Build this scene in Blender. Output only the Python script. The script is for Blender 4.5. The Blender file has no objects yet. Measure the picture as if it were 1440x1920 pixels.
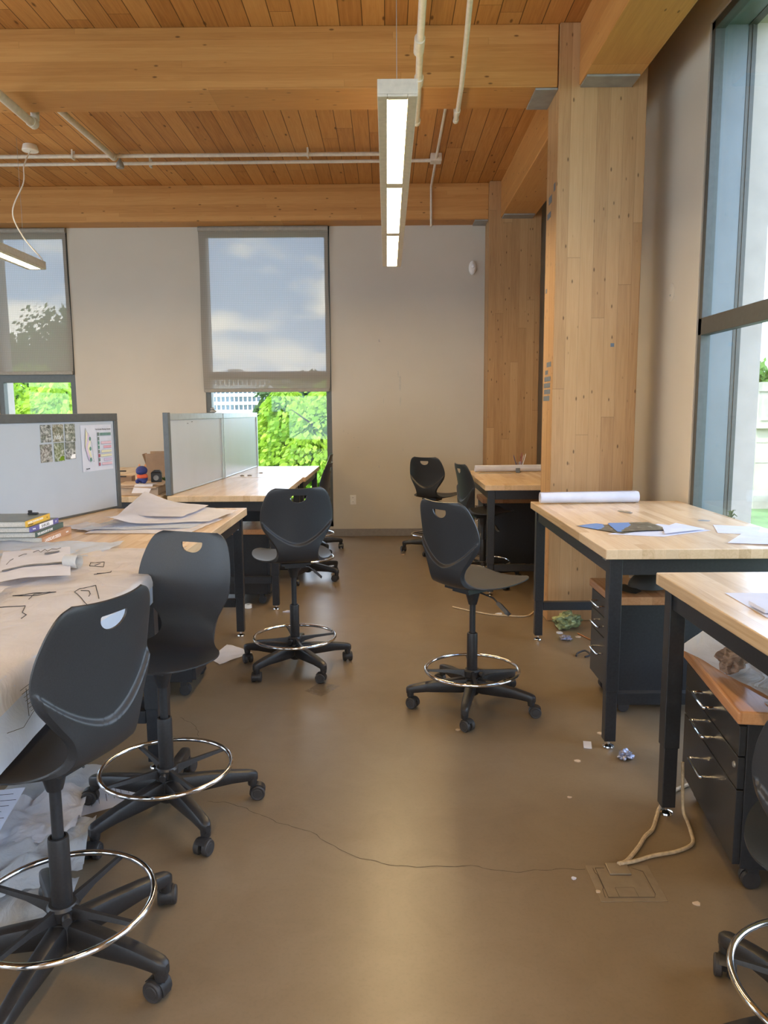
import bpy, bmesh, math, random
import numpy as np
from mathutils import Vector, Matrix, noise
random.seed(7)
rng = np.random.default_rng(7)
scene = bpy.context.scene
COL = scene.collection
PI = math.pi
def rad(a): return math.radians(a)

# ------------------------------------------------------------------ materials
class NT:
    def __init__(s, name):
        s.m = bpy.data.materials.new(name); s.m.use_nodes = True
        s.t = s.m.node_tree; s.t.nodes.clear()
        s.out = s.n('ShaderNodeOutputMaterial')
    def n(s, typ, **kw):
        nd = s.t.nodes.new(typ)
        for k, v in kw.items(): setattr(nd, k, v)
        return nd
    def l(s, a, b): s.t.links.new(a, b)
    def put(s, sock, v):
        if isinstance(v, bpy.types.NodeSocket): s.l(v, sock)
        else: sock.default_value = v
    def math(s, op, a, b=0.0, c=0.0, clamp=False):
        nd = s.n('ShaderNodeMath', operation=op, use_clamp=clamp)
        for i, v in enumerate((a, b, c)): s.put(nd.inputs[i], v)
        return nd.outputs[0]
    def coord(s, kind='Object'): return s.n('ShaderNodeTexCoord').outputs[kind]
    def xyz(s, v):
        nd = s.n('ShaderNodeSeparateXYZ'); s.l(v, nd.inputs[0]); return nd.outputs
    def comb(s, x, y, z):
        nd = s.n('ShaderNodeCombineXYZ')
        for i, v in enumerate((x, y, z)): s.put(nd.inputs[i], v)
        return nd.outputs[0]
    def noise(s, vec, scale, detail=4, rough=.55, dist=0.0):
        nd = s.n('ShaderNodeTexNoise'); s.l(vec, nd.inputs['Vector'])
        nd.inputs['Scale'].default_value = scale; nd.inputs['Detail'].default_value = detail
        nd.inputs['Roughness'].default_value = rough; nd.inputs['Distortion'].default_value = dist
        return nd.outputs['Fac']
    def ramp(s, fac, stops):
        nd = s.n('ShaderNodeValToRGB'); s.l(fac, nd.inputs[0])
        e = nd.color_ramp.elements
        while len(e) < len(stops): e.new(.5)
        for i, (p, c) in enumerate(stops):
            e[i].position = p; e[i].color = (*c, 1) if len(c) == 3 else c
        return nd.outputs[0]
    def mix(s, fac, a, b, blend='MIX'):
        nd = s.n('ShaderNodeMix', data_type='RGBA', blend_type=blend)
        s.put(nd.inputs[0], fac)
        for sock, v in ((nd.inputs[6], a), (nd.inputs[7], b)):
            s.put(sock, (*v, 1) if isinstance(v, tuple) and len(v) == 3 else v)
        return nd.outputs[2]
    def bsdf(s, color, rough=.5, metal=0.0, spec=.5, bump=None, bstr=.2, bdist=.01, **kw):
        b = s.n('ShaderNodeBsdfPrincipled')
        s.put(b.inputs['Base Color'], (*color, 1) if isinstance(color, tuple) and len(color) == 3 else color)
        s.put(b.inputs['Roughness'], rough); s.put(b.inputs['Metallic'], metal)
        b.inputs['Specular IOR Level'].default_value = spec
        for k, v in kw.items(): s.put(b.inputs[k], v)
        if bump is not None:
            bn = s.n('ShaderNodeBump'); bn.inputs['Strength'].default_value = bstr
            bn.inputs['Distance'].default_value = bdist
            s.l(bump, bn.inputs['Height']); s.l(bn.outputs[0], b.inputs['Normal'])
        return b
    def done(s, shader):
        s.l(shader.outputs[0] if hasattr(shader, 'outputs') else shader, s.out.inputs[0]); return s.m

def plain(name, col, rough=.5, metal=0.0, spec=.5, var=.08, nscale=30, bump=0.0):
    t = NT(name); c = t.coord()
    f = t.noise(c, nscale, 3)
    lo = tuple(max(0, x * (1 - var)) for x in col); hi = tuple(min(1, x * (1 + var)) for x in col)
    colr = t.ramp(f, [(.3, lo), (.7, hi)])
    return t.done(t.bsdf(colr, rough, metal, spec, bump=f if bump else None, bstr=bump))

def wood(name, along, across, width, c_lo, c_mid, c_hi, rough=.5, joint=.0, knots=.5, length=2.2, third_w=None, gap=.03, grain=1.0, contrast=1.0, ksc=1.5):
    """boards of WIDTH stacked along the ACROSS axis, grain along ALONG (0,1,2 = x,y,z)"""
    t = NT(name); o = t.xyz(t.coord())
    third = 3 - along - across
    a, b, c = o[along], o[across], o[third]
    row = t.math('FLOOR', t.math('DIVIDE', b, width))
    if third_w:
        row = t.math('ADD', row, t.math('MULTIPLY', t.math('FLOOR', t.math('DIVIDE', c, third_w)), 17.3))
    wn = t.n('ShaderNodeTexWhiteNoise', noise_dimensions='1D'); t.put(wn.inputs['W'], row)
    off = t.math('MULTIPLY', wn.outputs['Value'], 7.31)
    pos = t.math('ADD', t.math('DIVIDE', a, length), off)
    piece = t.math('FLOOR', pos)
    wn2 = t.n('ShaderNodeTexWhiteNoise', noise_dimensions='2D')
    t.l(t.comb(row, piece, 0.0), wn2.inputs['Vector'])
    tone = wn2.outputs['Value']
    sh = t.math('MULTIPLY', tone, 9.7)
    va = t.math('MULTIPLY', a, 1.6)
    gv = t.comb(t.math('ADD', va, sh), t.math('MULTIPLY', b, 26), t.math('MULTIPLY', c, 26))
    g1 = t.noise(gv, 1.3, 5, .6, 1.4)
    gv2 = t.comb(t.math('MULTIPLY', a, 3.0), t.math('ADD', t.math('MULTIPLY', b, 120), sh), t.math('MULTIPLY', c, 120))
    g2 = t.noise(gv2, 1.0, 3, .6)
    f = t.math('ADD', t.math('MULTIPLY', g1, .62 * grain), t.math('MULTIPLY', g2, .3 * grain))
    f = t.math('ADD', f, t.math('MULTIPLY', tone, .34))
    f = t.math('ADD', f, .5 - .46 * grain - .17)
    f = t.math('ADD', t.math('MULTIPLY', t.math('SUBTRACT', f, .5), contrast), .5)
    col = t.ramp(f, [(.2, c_lo), (.5, c_mid), (.85, c_hi)])
    if knots:
        kv = t.comb(t.math('MULTIPLY', a, 2.6), t.math('MULTIPLY', b, 7.0), t.math('MULTIPLY', c, 7.0))
        vo = t.n('ShaderNodeTexVoronoi'); t.l(kv, vo.inputs['Vector']); vo.inputs['Scale'].default_value = ksc
        vo.inputs['Randomness'].default_value = 1.0
        kr = t.math('SUBTRACT', .14, vo.outputs['Distance'])
        km = t.math('MULTIPLY', kr, 14.0, clamp=True)
        sel = t.xyz(vo.outputs['Color'])
        km = t.math('MULTIPLY', km, t.math('GREATER_THAN', sel[0], 1 - knots))
        dark = tuple(x * .33 for x in c_lo)
        col = t.mix(t.math('MULTIPLY', km, .85), col, dark)
    bump = None
    if joint:
        fr = t.math('FRACT', t.math('DIVIDE', b, width))
        e = t.math('MINIMUM', fr, t.math('SUBTRACT', 1.0, fr))
        ln = t.math('LESS_THAN', e, gap)
        fr2 = t.math('FRACT', pos); e2 = t.math('MINIMUM', fr2, t.math('SUBTRACT', 1.0, fr2))
        ln2 = t.math('MULTIPLY', t.math('LESS_THAN', e2, .0022 / length), .8)
        ln = t.math('MAXIMUM', ln, ln2)
        if third_w:
            fr3 = t.math('FRACT', t.math('DIVIDE', c, third_w)); e3 = t.math('MINIMUM', fr3, t.math('SUBTRACT', 1.0, fr3))
            ln = t.math('MAXIMUM', ln, t.math('LESS_THAN', e3, gap))
        col = t.mix(t.math('MULTIPLY', ln, joint), col, tuple(x * .25 for x in c_lo))
    return t.done(t.bsdf(col, rough, spec=.35, bump=f, bstr=.12, bdist=.004))

M = {}
GL = ((.37, .160, .042), (.53, .258, .078), (.66, .37, .135))
M['beam_x'] = wood('glulam_along_x', 0, 2, .042, *GL, rough=.55, joint=.25, knots=.45, length=3.1, gap=.012, contrast=.65, ksc=2.6)
M['beam_y'] = wood('glulam_along_y', 1, 2, .042, *GL, rough=.55, joint=.25, knots=.45, length=3.1, gap=.012, contrast=.65, ksc=2.6)
M['column'] = wood('glulam_along_z', 2, 0, .088, (.33, .170, .070), (.46, .270, .123), (.56, .355, .180), rough=.55, joint=.45, knots=.85, length=2.4, third_w=.042, gap=.010, contrast=.75, ksc=3.0)
M['deck'] = wood('ceiling_deck', 1, 0, .147, (.34, .14, .036), (.50, .238, .070), (.62, .335, .115), rough=.6, joint=.9, knots=.5, length=2.6, gap=.022)
M['maple_y'] = wood('maple_top_y', 0, 1, .052, (.50, .34, .19), (.66, .48, .30), (.75, .58, .39), rough=.26, joint=.12, knots=0, length=.62, gap=.012)
M['maple_x'] = wood('maple_top_x', 1, 0, .052, (.50, .34, .19), (.66, .48, .30), (.75, .58, .39), rough=.26, joint=.12, knots=0, length=.62, gap=.012)
M['cherry'] = wood('pedestal_top', 1, 0, .06, (.36, .16, .07), (.50, .25, .12), (.60, .33, .17), rough=.25, joint=.12, knots=0, length=.8, gap=.012)

def mat_floor():
    t = NT('polished_concrete'); c = t.coord()
    big = t.noise(c, .9, 5, .6, .6); mid = t.noise(c, 5, 6, .65, .8); fine = t.noise(c, 90, 2)
    f = t.math('ADD', t.math('MULTIPLY', big, .55), t.math('MULTIPLY', mid, .45))
    col = t.ramp(f, [(.25, (.160, .113, .068)), (.5, (.200, .148, .094)), (.75, (.240, .184, .124))])
    sp = t.ramp(fine, [(.36, (.95, .95, .95)), (.48, (1, 1, 1))])
    col = t.mix(1.0, col, sp, 'MULTIPLY')
    st = t.noise(c, 1.3, 3, .5, 1.0)
    col = t.mix(t.math('MULTIPLY', t.math('SUBTRACT', st, .64, clamp=True), .9, clamp=True), col, (.15, .105, .066))
    r = t.math('ADD', .285, t.math('MULTIPLY', big, .06))
    return t.done(t.bsdf(col, r, spec=.5))
M['floor'] = mat_floor()
def mat_wall():
    t = NT('wall_paint'); c = t.coord()
    f = t.noise(c, 1.2, 4); g = t.noise(c, 240, 2)
    col = t.ramp(f, [(.3, (.55, .50, .42)), (.7, (.59, .54, .46))])
    return t.done(t.bsdf(col, .75, spec=.3, bump=g, bstr=.05, bdist=.002))
M['wall'] = mat_wall()
M['base'] = plain('grey_rubber', (.24, .215, .20), .5)
M['frame'] = plain('window_frame_grey', (.10, .105, .10), .45, .3)
M['frame_in'] = plain('window_jamb_panel', (.20, .23, .25), .4, .2, nscale=4)
M['ext_wall'] = plain('outer_masonry', (.60, .52, .48), .9, nscale=8, var=.06)
M['steel'] = plain('galvanised_steel', (.33, .33, .32), .5, .4, nscale=12, var=.12)
M['pipe'] = plain('painted_pipe', (.66, .61, .54), .4)
M['lampmetal'] = plain('lamp_housing', (.72, .66, .56), .35, .1)
M['white'] = plain('white_plastic', (.80, .78, .74), .4, var=.03)
M['black'] = plain('black_powder_coat', (.020, .021, .024), .38, .0, .5, nscale=90, var=.2)
M['poly'] = plain('charcoal_polypropylene', (.024, .026, .030), .42, 0, .5, nscale=300, var=.15, bump=.03)
M['nylon'] = plain('black_nylon', (.022, .021, .022), .40, 0, .5, nscale=120, var=.2)
M['wheel'] = plain('caster_tread', (.034, .031, .031), .55, nscale=60)
M['chrome'] = plain('chrome', (.78, .78, .80), .09, 1.0, var=.02)
M['board'] = plain('whiteboard_face', (.43, .48, .55), .3, var=.03, nscale=3)
M['boardframe'] = plain('divider_frame', (.115, .125, .13), .42, .3)
M['alu'] = plain('aluminium_rail', (.50, .54, .54), .35, .7)
M['card'] = plain('cardboard', (.36, .25, .17), .8, nscale=14)
M['card2'] = plain('light_chipboard', (.52, .40, .29), .8, nscale=14)
M['dirt'] = plain('dark_crack', (.07, .05, .035), .9)
M['cable'] = plain('tan_cable', (.47, .37, .25), .6, nscale=60, var=.2)
M['brass'] = plain('floor_box_plate', (.26, .20, .135), .42, .35, nscale=20, var=.12)
M['tape'] = plain('blue_grey_tape', (.13, .155, .19), .6)
M['ink'] = plain('black_ink', (.03, .03, .035), .7)
M['blueink'] = plain('blue_marker', (.05, .10, .38), .6)
M['marker'] = plain('grey_marker', (.13, .14, .17), .7)
M['bark'] = plain('tree_bark', (.11, .075, .05), .9, nscale=6, var=.3)
M['concrete'] = plain('pale_concrete', (.46, .42, .32), .9, nscale=.8, var=.13)
M['concrete2'] = plain('stained_concrete', (.38, .35, .28), .9, nscale=1.3, var=.2)
M['facade'] = plain('white_facade', (.68, .64, .62), .8, nscale=.2, var=.05)
M['extglass'] = plain('dark_window_glass', (.10, .15, .17), .12, 0, .6, nscale=.3, var=.4)
M['grass'] = plain('lawn_grass', (.11, .19, .06), .9, nscale=.5, var=.35)
M['green_bag'] = plain('green_foil', (.23, .27, .13), .35, .2, nscale=26, var=.75)
M['foil'] = plain('silver_blue_foil', (.30, .31, .42), .3, .5, nscale=50, var=.5)
M['brownbag'] = plain('brown_paper_bag', (.30, .20, .14), .7, nscale=24, var=.45)
M['pencil'] = plain('pencil_paint', (.42, .16, .06), .4)
M['orange'] = plain('orange_cloth', (.80, .13, .05), .75)
M['navy'] = plain('navy_cloth', (.035, .05, .20), .75)
M['peach'] = plain('peach_cloth', (.82, .38, .16), .75)
M['yellowbook'] = plain('yellow_cover', (.72, .44, .06), .45, var=.04)
M['purplebook'] = plain('violet_cover', (.13, .12, .33), .45, var=.05)
M['greenbook'] = plain('dark_green_cover', (.065, .11, .095), .45, var=.05)
M['tanbook'] = plain('tan_cover', (.45, .25, .145), .5, var=.05)
M['greycover'] = plain('grey_green_cover', (.15, .165, .14), .35, var=.2, nscale=9)
M['pages'] = plain('book_pages', (.56, .54, .50), .8, nscale=160, var=.12)
M['capcloth'] = plain('black_cap_cloth', (.020, .018, .017), .6)

def mat_paper(name, col, trans=.25, rough=.75, wr=.0):
    t = NT(name); c = t.coord(); f = t.noise(c, 9, 4)
    w_ = t.noise(c, 7, 4, .55, 1.2)
    colr = t.ramp(f, [(.3, tuple(x * .94 for x in col)), (.7, tuple(min(1, x * 1.04) for x in col))])
    d = t.bsdf(colr, rough, spec=.25, bump=w_ if wr else None, bstr=wr, bdist=.03)
    tr = t.n('ShaderNodeBsdfTranslucent'); t.l(colr, tr.inputs[0])
    mx = t.n('ShaderNodeMixShader'); mx.inputs[0].default_value = trans
    t.l(d.outputs[0], mx.inputs[1]); t.l(tr.outputs[0], mx.inputs[2])
    return t.done(mx)
M['paper'] = mat_paper('daylight_tinted_paper', (.72, .74, .84))  # white paper, with the bluish cast of window light put into its colour
M['trace'] = mat_paper('tracing_paper', (.72, .69, .69), .3, .6, .55)
M['trace2'] = mat_paper('cool_tracing_paper', (.62, .70, .84), .3, .6, .3)
M['bag'] = mat_paper('plastic_bag_film', (.66, .67, .68), .35, .35, .7)
M['label'] = plain('white_label', (.86, .86, .88), .6, var=.02)

def mat_glass():
    t = NT('window_glass')
    tr = t.n('ShaderNodeBsdfTransparent'); tr.inputs[0].default_value = (.93, .96, .95, 1)
    gl = t.n('ShaderNodeBsdfGlossy'); gl.inputs['Roughness'].default_value = .02
    fr = t.n('ShaderNodeLayerWeight'); fr.inputs[0].default_value = .5
    k = t.math('ADD', .03, t.math('MULTIPLY', t.math('POWER', fr.outputs['Facing'], 5.0), .9))
    mx = t.n('ShaderNodeMixShader'); t.l(k, mx.inputs[0])
    t.l(tr.outputs[0], mx.inputs[1]); t.l(gl.outputs[0], mx.inputs[2])
    return t.done(mx)
M['glass'] = mat_glass()
def mat_blind():
    t = NT('mesh_blind_fabric'); o = t.xyz(t.coord())
    def th(v): 
        fr = t.math('FRACT', t.math('MULTIPLY', v, 48.0)); return t.math('GREATER_THAN', t.math('ABSOLUTE', t.math('SUBTRACT', fr, .5)), .25)
    weave = t.math('MAXIMUM', th(o[0]), th(o[2]))
    col = t.mix(weave, (.40, .36, .31), (.32, .285, .245))
    d = t.n('ShaderNodeBsdfDiffuse'); t.l(col, d.inputs[0])
    tl = t.n('ShaderNodeBsdfTranslucent'); t.l(col, tl.inputs[0])
    m1 = t.n('ShaderNodeMixShader'); m1.inputs[0].default_value = .13
    t.l(d.outputs[0], m1.inputs[1]); t.l(tl.outputs[0], m1.inputs[2])
    tr = t.n('ShaderNodeBsdfTransparent'); tr.inputs[0].default_value = (1, 1, 1, 1)
    m2 = t.n('ShaderNodeMixShader')
    t.put(m2.inputs[0], t.math('SUBTRACT', .105, t.math('MULTIPLY', weave, .045)))
    t.l(m1.outputs[0], m2.inputs[1]); t.l(tr.outputs[0], m2.inputs[2])
    return t.done(m2)
M['blind'] = mat_blind()
def mat_emit(name, col, s):
    t = NT(name); c = t.coord('Generated'); e = t.n('ShaderNodeEmission')
    e.inputs[0].default_value = (*col, 1); e.inputs[1].default_value = s
    return t.done(e)
LAMP_COL = (1.0, .72, .36)
M['lens'] = mat_emit('lamp_lens', LAMP_COL, 30.0)
M['added_glow'] = mat_emit('added_uplight', LAMP_COL, 2.5)  # glow added on top of the pendants to brighten the ceiling
def mat_film():
    t = NT('clear_film'); tr = t.n('ShaderNodeBsdfTransparent'); tr.inputs[0].default_value = (.93, .93, .93, 1)
    gl = t.n('ShaderNodeBsdfGlossy'); gl.inputs['Roughness'].default_value = .15
    mx = t.n('ShaderNodeMixShader'); mx.inputs[0].default_value = .16
    t.l(tr.outputs[0], mx.inputs[1]); t.l(gl.outputs[0], mx.inputs[2]); return t.done(mx)
M['film'] = mat_film()
def mat_leaf(name, lo, hi):
    t = NT(name); c = t.coord(); f = t.noise(c, 1.3, 3); g = t.n('ShaderNodeTexWhiteNoise', noise_dimensions='3D')
    col = t.ramp(f, [(.3, lo), (.7, hi)])
    d = t.bsdf(col, .6, spec=.3); tl = t.n('ShaderNodeBsdfTranslucent'); t.l(col, tl.inputs[0])
    mx = t.n('ShaderNodeMixShader'); mx.inputs[0].default_value = .45
    t.l(d.outputs[0], mx.inputs[1]); t.l(tl.outputs[0], mx.inputs[2]); return t.done(mx)
M['leaf_bright'] = mat_leaf('locust_leaves', (.17, .34, .02), (.42, .56, .05))
M['leaf_mid'] = mat_leaf('maple_leaves', (.08, .19, .03), (.19, .33, .07))
M['leaf_dark'] = mat_leaf('dark_leaves', (.05, .10, .03), (.10, .18, .05))  # darker green leaf colour
M['leaf_yellow'] = mat_leaf('yellow_leaves', (.36, .30, .05), (.50, .44, .08))
def mat_photo(name, seed, tint):
    t = NT(name); c = t.coord('Object')
    mp = t.n('ShaderNodeMapping'); mp.inputs['Location'].default_value = (seed * 3.1, seed * 1.7, seed); t.l(c, mp.inputs[0])
    f = t.noise(mp.outputs[0], 55, 6, .75, .5); g = t.noise(mp.outputs[0], 16, 2)
    col = t.ramp(f, [(.36, (.02, .025, .02)), (.48, tint), (.62, (.62, .63, .60))])
    col = t.mix(t.math('MULTIPLY', t.math('GREATER_THAN', g, .55), .5), col, (.10, .13, .09))
    return t.done(t.bsdf(col, .3))
def mat_map():
    t = NT('aerial_photo_print'); c = t.coord(); o = t.xyz(c)
    f = t.noise(c, 22, 6, .7, .4); g = t.noise(c, 4.0, 4, .6, .6)
    land = t.ramp(f, [(.35, (.07, .065, .045)), (.55, (.15, .14, .10)), (.7, (.42, .40, .34))])
    d = t.math('ADD', t.math('ADD', o[0], t.math('MULTIPLY', o[1], -.45)), t.math('MULTIPLY', t.math('SUBTRACT', g, .5), .16))
    band = t.math('LESS_THAN', t.math('ABSOLUTE', t.math('ADD', d, .10)), .055)
    col = t.mix(band, land, (.12, .25, .52))
    return t.done(t.bsdf(col, .35))
M['map'] = mat_map()

# ------------------------------------------------------------------ mesh builder
class MB:
    def __init__(s): s.v = []; s.f = []
    def add(s, vs, fs, T=None):
        b = len(s.v)
        for p in vs:
            p = Vector(p)
            s.v.append(tuple(T @ p) if T else tuple(p))
        s.f += [tuple(b + i for i in f) for f in fs]
        return s
    def box(s, x0, y0, z0, x1, y1, z1, T=None):
        vs = [(x0,y0,z0),(x1,y0,z0),(x1,y1,z0),(x0,y1,z0),(x0,y0,z1),(x1,y0,z1),(x1,y1,z1),(x0,y1,z1)]
        return s.add(vs, [(3,2,1,0),(4,5,6,7),(0,1,5,4),(1,2,6,5),(2,3,7,6),(3,0,4,7)], T)
    def lathe(s, prof, n=24, T=None, caps=True):
        vs = []; fs = []
        for r, z in prof:
            for i in range(n):
                a = 2 * PI * i / n; vs.append((r * math.cos(a), r * math.sin(a), z))
        for j in range(len(prof) - 1):
            for i in range(n):
                k = (i + 1) % n; fs.append((j*n+i, j*n+k, (j+1)*n+k, (j+1)*n+i))
        if caps:
            fs.append(tuple(reversed(range(n)))); fs.append(tuple((len(prof)-1)*n+i for i in range(n)))
        return s.add(vs, fs, T)
    def tube(s, pts, r, n=10, closed=False, caps=True):
        pts = [Vector(p) for p in pts]; m = len(pts)
        rs = r if isinstance(r, (list, tuple)) else [r] * m
        vs = []; fs = []; up = None
        for i, p in enumerate(pts):
            if closed: d = pts[(i+1) % m] - pts[i-1]
            else: d = pts[min(i+1, m-1)] - pts[max(i-1, 0)]
            d.normalize()
            if up is None:
                up = Vector((0,0,1)) if abs(d.z) < .9 else Vector((1,0,0))
            a = up - d * up.dot(d)
            if a.length < 1e-5: a = d.orthogonal()
            a.normalize(); up = a; b = d.cross(a)
            for k in range(n):
                t = 2*PI*k/n; vs.append(tuple(p + (a*math.cos(t) + b*math.sin(t)) * rs[i]))
        for i in range(m if closed else m-1):
            j = (i+1) % m
            for k in range(n):
                l = (k+1) % n; fs.append((i*n+k, i*n+l, j*n+l, j*n+k))
        if caps and not closed:
            fs.append(tuple(reversed(range(n)))); fs.append(tuple((m-1)*n+k for k in range(n)))
        return s.add(vs, fs)
    def prism(s, poly, z0, z1, T=None):
        n = len(poly); vs = [(x,y,z0) for x,y in poly] + [(x,y,z1) for x,y in poly]
        fs = [tuple(reversed(range(n))), tuple(range(n, 2*n))] + [(i,(i+1)%n,n+(i+1)%n,n+i) for i in range(n)]
        return s.add(vs, fs, T)
    def grid(s, fn, nu, nv):
        vs = [fn(i/nu, j/nv) for j in range(nv+1) for i in range(nu+1)]
        fs = [(j*(nu+1)+i, j*(nu+1)+i+1, (j+1)*(nu+1)+i+1, (j+1)*(nu+1)+i) for j in range(nv) for i in range(nu)]
        return s.add(vs, fs)
    def loft(s, secs, caps=True):
        n = len(secs[0]); vs = [p for q in secs for p in q]; fs = []
        for j in range(len(secs)-1):
            for i in range(n):
                k = (i+1)%n; fs.append((j*n+i, j*n+k, (j+1)*n+k, (j+1)*n+i))
        if caps: fs.append(tuple(reversed(range(n)))); fs.append(tuple((len(secs)-1)*n+i for i in range(n)))
        return s.add(vs, fs)
    def build(s, name, mat, parent=None, smooth=False, bevel=0.0, seg=2, loc=None, rot=None, angle=35):
        me = bpy.data.meshes.new(name); me.from_pydata(s.v, [], s.f)
        bm = bmesh.new(); bm.from_mesh(me); bmesh.ops.recalc_face_normals(bm, faces=bm.faces[:]); bm.to_mesh(me); bm.free()
        me.materials.append(M[mat] if isinstance(mat, str) else mat)
        o = bpy.data.objects.new(name, me); COL.objects.link(o)
        if smooth:
            me.polygons.foreach_set('use_smooth', [True]*len(me.polygons))
            if angle: me.set_sharp_from_angle(angle=rad(angle))
        if bevel:
            md = o.modifiers.new('bevel', 'BEVEL'); md.width = bevel; md.segments = seg
            md.limit_method = 'ANGLE'; md.angle_limit = rad(40)
        if parent: o.parent = parent
        if loc: o.location = loc
        if rot: o.rotation_euler = rot
        return o
def smoothpts(pts, k=8, closed=False):
    P = [Vector(p) for p in pts]; out = []; m = len(P)
    for i in range(m if closed else m-1):
        p0 = P[(i-1) % m] if closed or i > 0 else P[0]*2-P[1]
        p1 = P[i]; p2 = P[(i+1) % m]
        p3 = P[(i+2) % m] if closed or i+2 < m else P[-1]*2-P[-2]
        for j in range(k):
            t = j/k
            out.append(.5*((2*p1)+(-p0+p2)*t+(2*p0-5*p1+4*p2-p3)*t*t+(-p0+3*p1-3*p2+p3)*t**3))
    if not closed: out.append(P[-1])
    return out

def tag(o, label, cat, group=None):
    o['label'] = label; o['category'] = cat
    if group: o['group'] = group
    return o
def thing(name, label, cat, loc=(0,0,0), rz=0.0, group=None):
    o = bpy.data.objects.new(name, None); COL.objects.link(o)
    o.empty_display_size = .1; o.location = loc; o.rotation_euler = (0,0,rz)
    return tag(o, label, cat, group)
def struct(o, label=None, cat=None):
    o['kind'] = 'structure'
    if label: o['label'] = label; o['category'] = cat
    return o
def dup(src, parent=None):
    c = src.copy(); COL.objects.link(c); c.parent = parent
    for k in ('label', 'group'):
        if k in c and parent is None: del c[k]
    for ch in src.children: dup(ch, c)
    return c
def text_mesh(txt, size, name, mat, parent, T, bold=0.0, align='LEFT', sx=1.0):
    cu = bpy.data.curves.new('txt', 'FONT'); cu.body = txt; cu.size = size; cu.align_x = align; cu.offset = bold
    cu.extrude = .0002
    to = bpy.data.objects.new('txt', cu); COL.objects.link(to)
    dg = bpy.context.evaluated_depsgraph_get(); dg.update()
    me = bpy.data.meshes.new_from_object(to.evaluated_get(dg))
    bpy.data.objects.remove(to); bpy.data.curves.remove(cu)
    me.transform(Matrix.Diagonal((sx,1,1,1))); me.transform(T)
    me.materials.clear(); me.materials.append(M[mat]); me.name = name
    o = bpy.data.objects.new(name, me); COL.objects.link(o); o.parent = parent
    return o
def frame_T(origin, xdir, ydir):
    x = Vector(xdir).normalized(); y = Vector(ydir).normalized(); z = x.cross(y)
    T = Matrix((x, y, z)).transposed().to_4x4(); T.translation = Vector(origin); return T

# ------------------------------------------------------------------ room shell
CZ = 4.03; BZ = 3.64; WY = 9.12; WX = 1.93; LX = -7.2; RY = -3.6
struct(MB().box(LX-.3, RY-.3, -.2, WX+.3, WY+.3, 0).build('floor', 'floor'))
struct(MB().box(LX-.3, RY-.3, CZ, WX+.36, WY+.36, CZ+.25).build('ceiling', 'deck'))
def wall_with_holes(name, fixed, t0, t1, a0, a1, z0, z1, holes, mat='wall'):
    """fixed 'x' or 'y': thickness range t0..t1 on that axis, holes (a_lo,a_hi,z_lo,z_hi) in order"""
    m = MB()
    def b(p, q, r, s_):
        if q-p < 1e-4 or s_-r < 1e-4: return
        if fixed == 'y': m.box(p, t0, r, q, t1, s_)
        else: m.box(t0, p, r, t1, q, s_)
    cur = a0
    for lo, hi, zl, zh in holes:
        b(cur, lo, z0, z1); b(lo, hi, z0, zl); b(lo, hi, zh, z1); cur = hi
    b(cur, a1, z0, z1)
    return struct(m.build(name, mat))
WC = (-2.16, -.66, .12, 3.68); WL = (-4.64, -3.71, .12, 3.68); WL2 = (-6.8, -5.6, .12, 3.68)
wall_with_holes('wall_back', 'y', WY, WY+.12, LX, WX+.3, 0, CZ, [WL2, WL, WC])
wr = [(-2.6, .3, .14, 3.77), (1.15, 4.81, .14, 3.77)]
wall_with_holes('wall_right', 'x', WX, WX+.1, RY-.3, WY+.12, 0, CZ, wr)
wl = [(-2.8, -.4, .5, 3.6), (.6, 3.0, .5, 3.6), (4.2, 6.6, .5, 3.6)]  # unseen left openings, added to let in more daylight
wall_with_holes('wall_left', 'x', LX-.2, LX, RY-.3, WY+.12, 0, CZ, wl)
wre = [(-6.6, -4.4, .5, 3.6), (-3.4, -1.2, .5, 3.6), (-.4, 1.4, .5, 3.6)]  # unseen rear openings, added for extra daylight indoors
wall_with_holes('wall_rear', 'y', RY-.2, RY, LX, WX, 0, CZ, wre)
def outer(name, fixed, t0, t1, a0, a1, holes):
    o = wall_with_holes(name, fixed, t0, t1, a0, a1, -3, CZ+.6, holes, 'ext_wall'); return o
outer('wall_outer_back', 'y', WY+.12, WY+.34, LX-.4, WX+.36, [(h[0]+.02, h[1]-.02, h[2], h[3]) for h in (WL2, WL, WC)])
outer('wall_outer_right', 'x', WX+.262, WX+.40, RY-.4, WY+.34, wr)
struct(MB().box(LX, WY-.012, 0, WX, WY, .092).build('baseboard_back', 'base', bevel=.004))
struct(MB().box(WX-.012, 5.7, 0, WX, WY-.012, .092).build('baseboard_right', 'base', bevel=.004))

def window_back(name, h, trz, fw=.062):
    x0, x1, z0, z1 = h
    t = bpy.data.objects.new(name, None); COL.objects.link(t); t.location = (0, 0, 0); t['kind'] = 'structure'
    m = MB(); y0, y1 = WY+.012, WY+.10
    m.box(x0, y0, z0, x0+fw, y1, z1).box(x1-fw, y0, z0, x1, y1, z1).box(x0, y0, z0, x1, y1, z0+fw).box(x0, y0, z1-fw-.08, x1, y1, z1)
    m.box(x0+fw, y0, trz-.047, x1-fw, y1, trz+.047)
    m.build('window_frame', 'frame', t)
    MB().box(x0+fw-.01, WY+.06, z0+fw-.01, x1-fw+.01, WY+.066, trz-.04).build('glass_pane', 'glass', t)
    MB().box(x0+fw-.01, WY+.06, trz+.04, x1-fw+.01, WY+.066, z1-fw-.07).build('glass_pane', 'glass', t)
    return t
window_back('window_1', WL, 1.925)
window_back('window_2', WC, 1.943)
window_back('window_4', WL2, 1.943)

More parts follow.
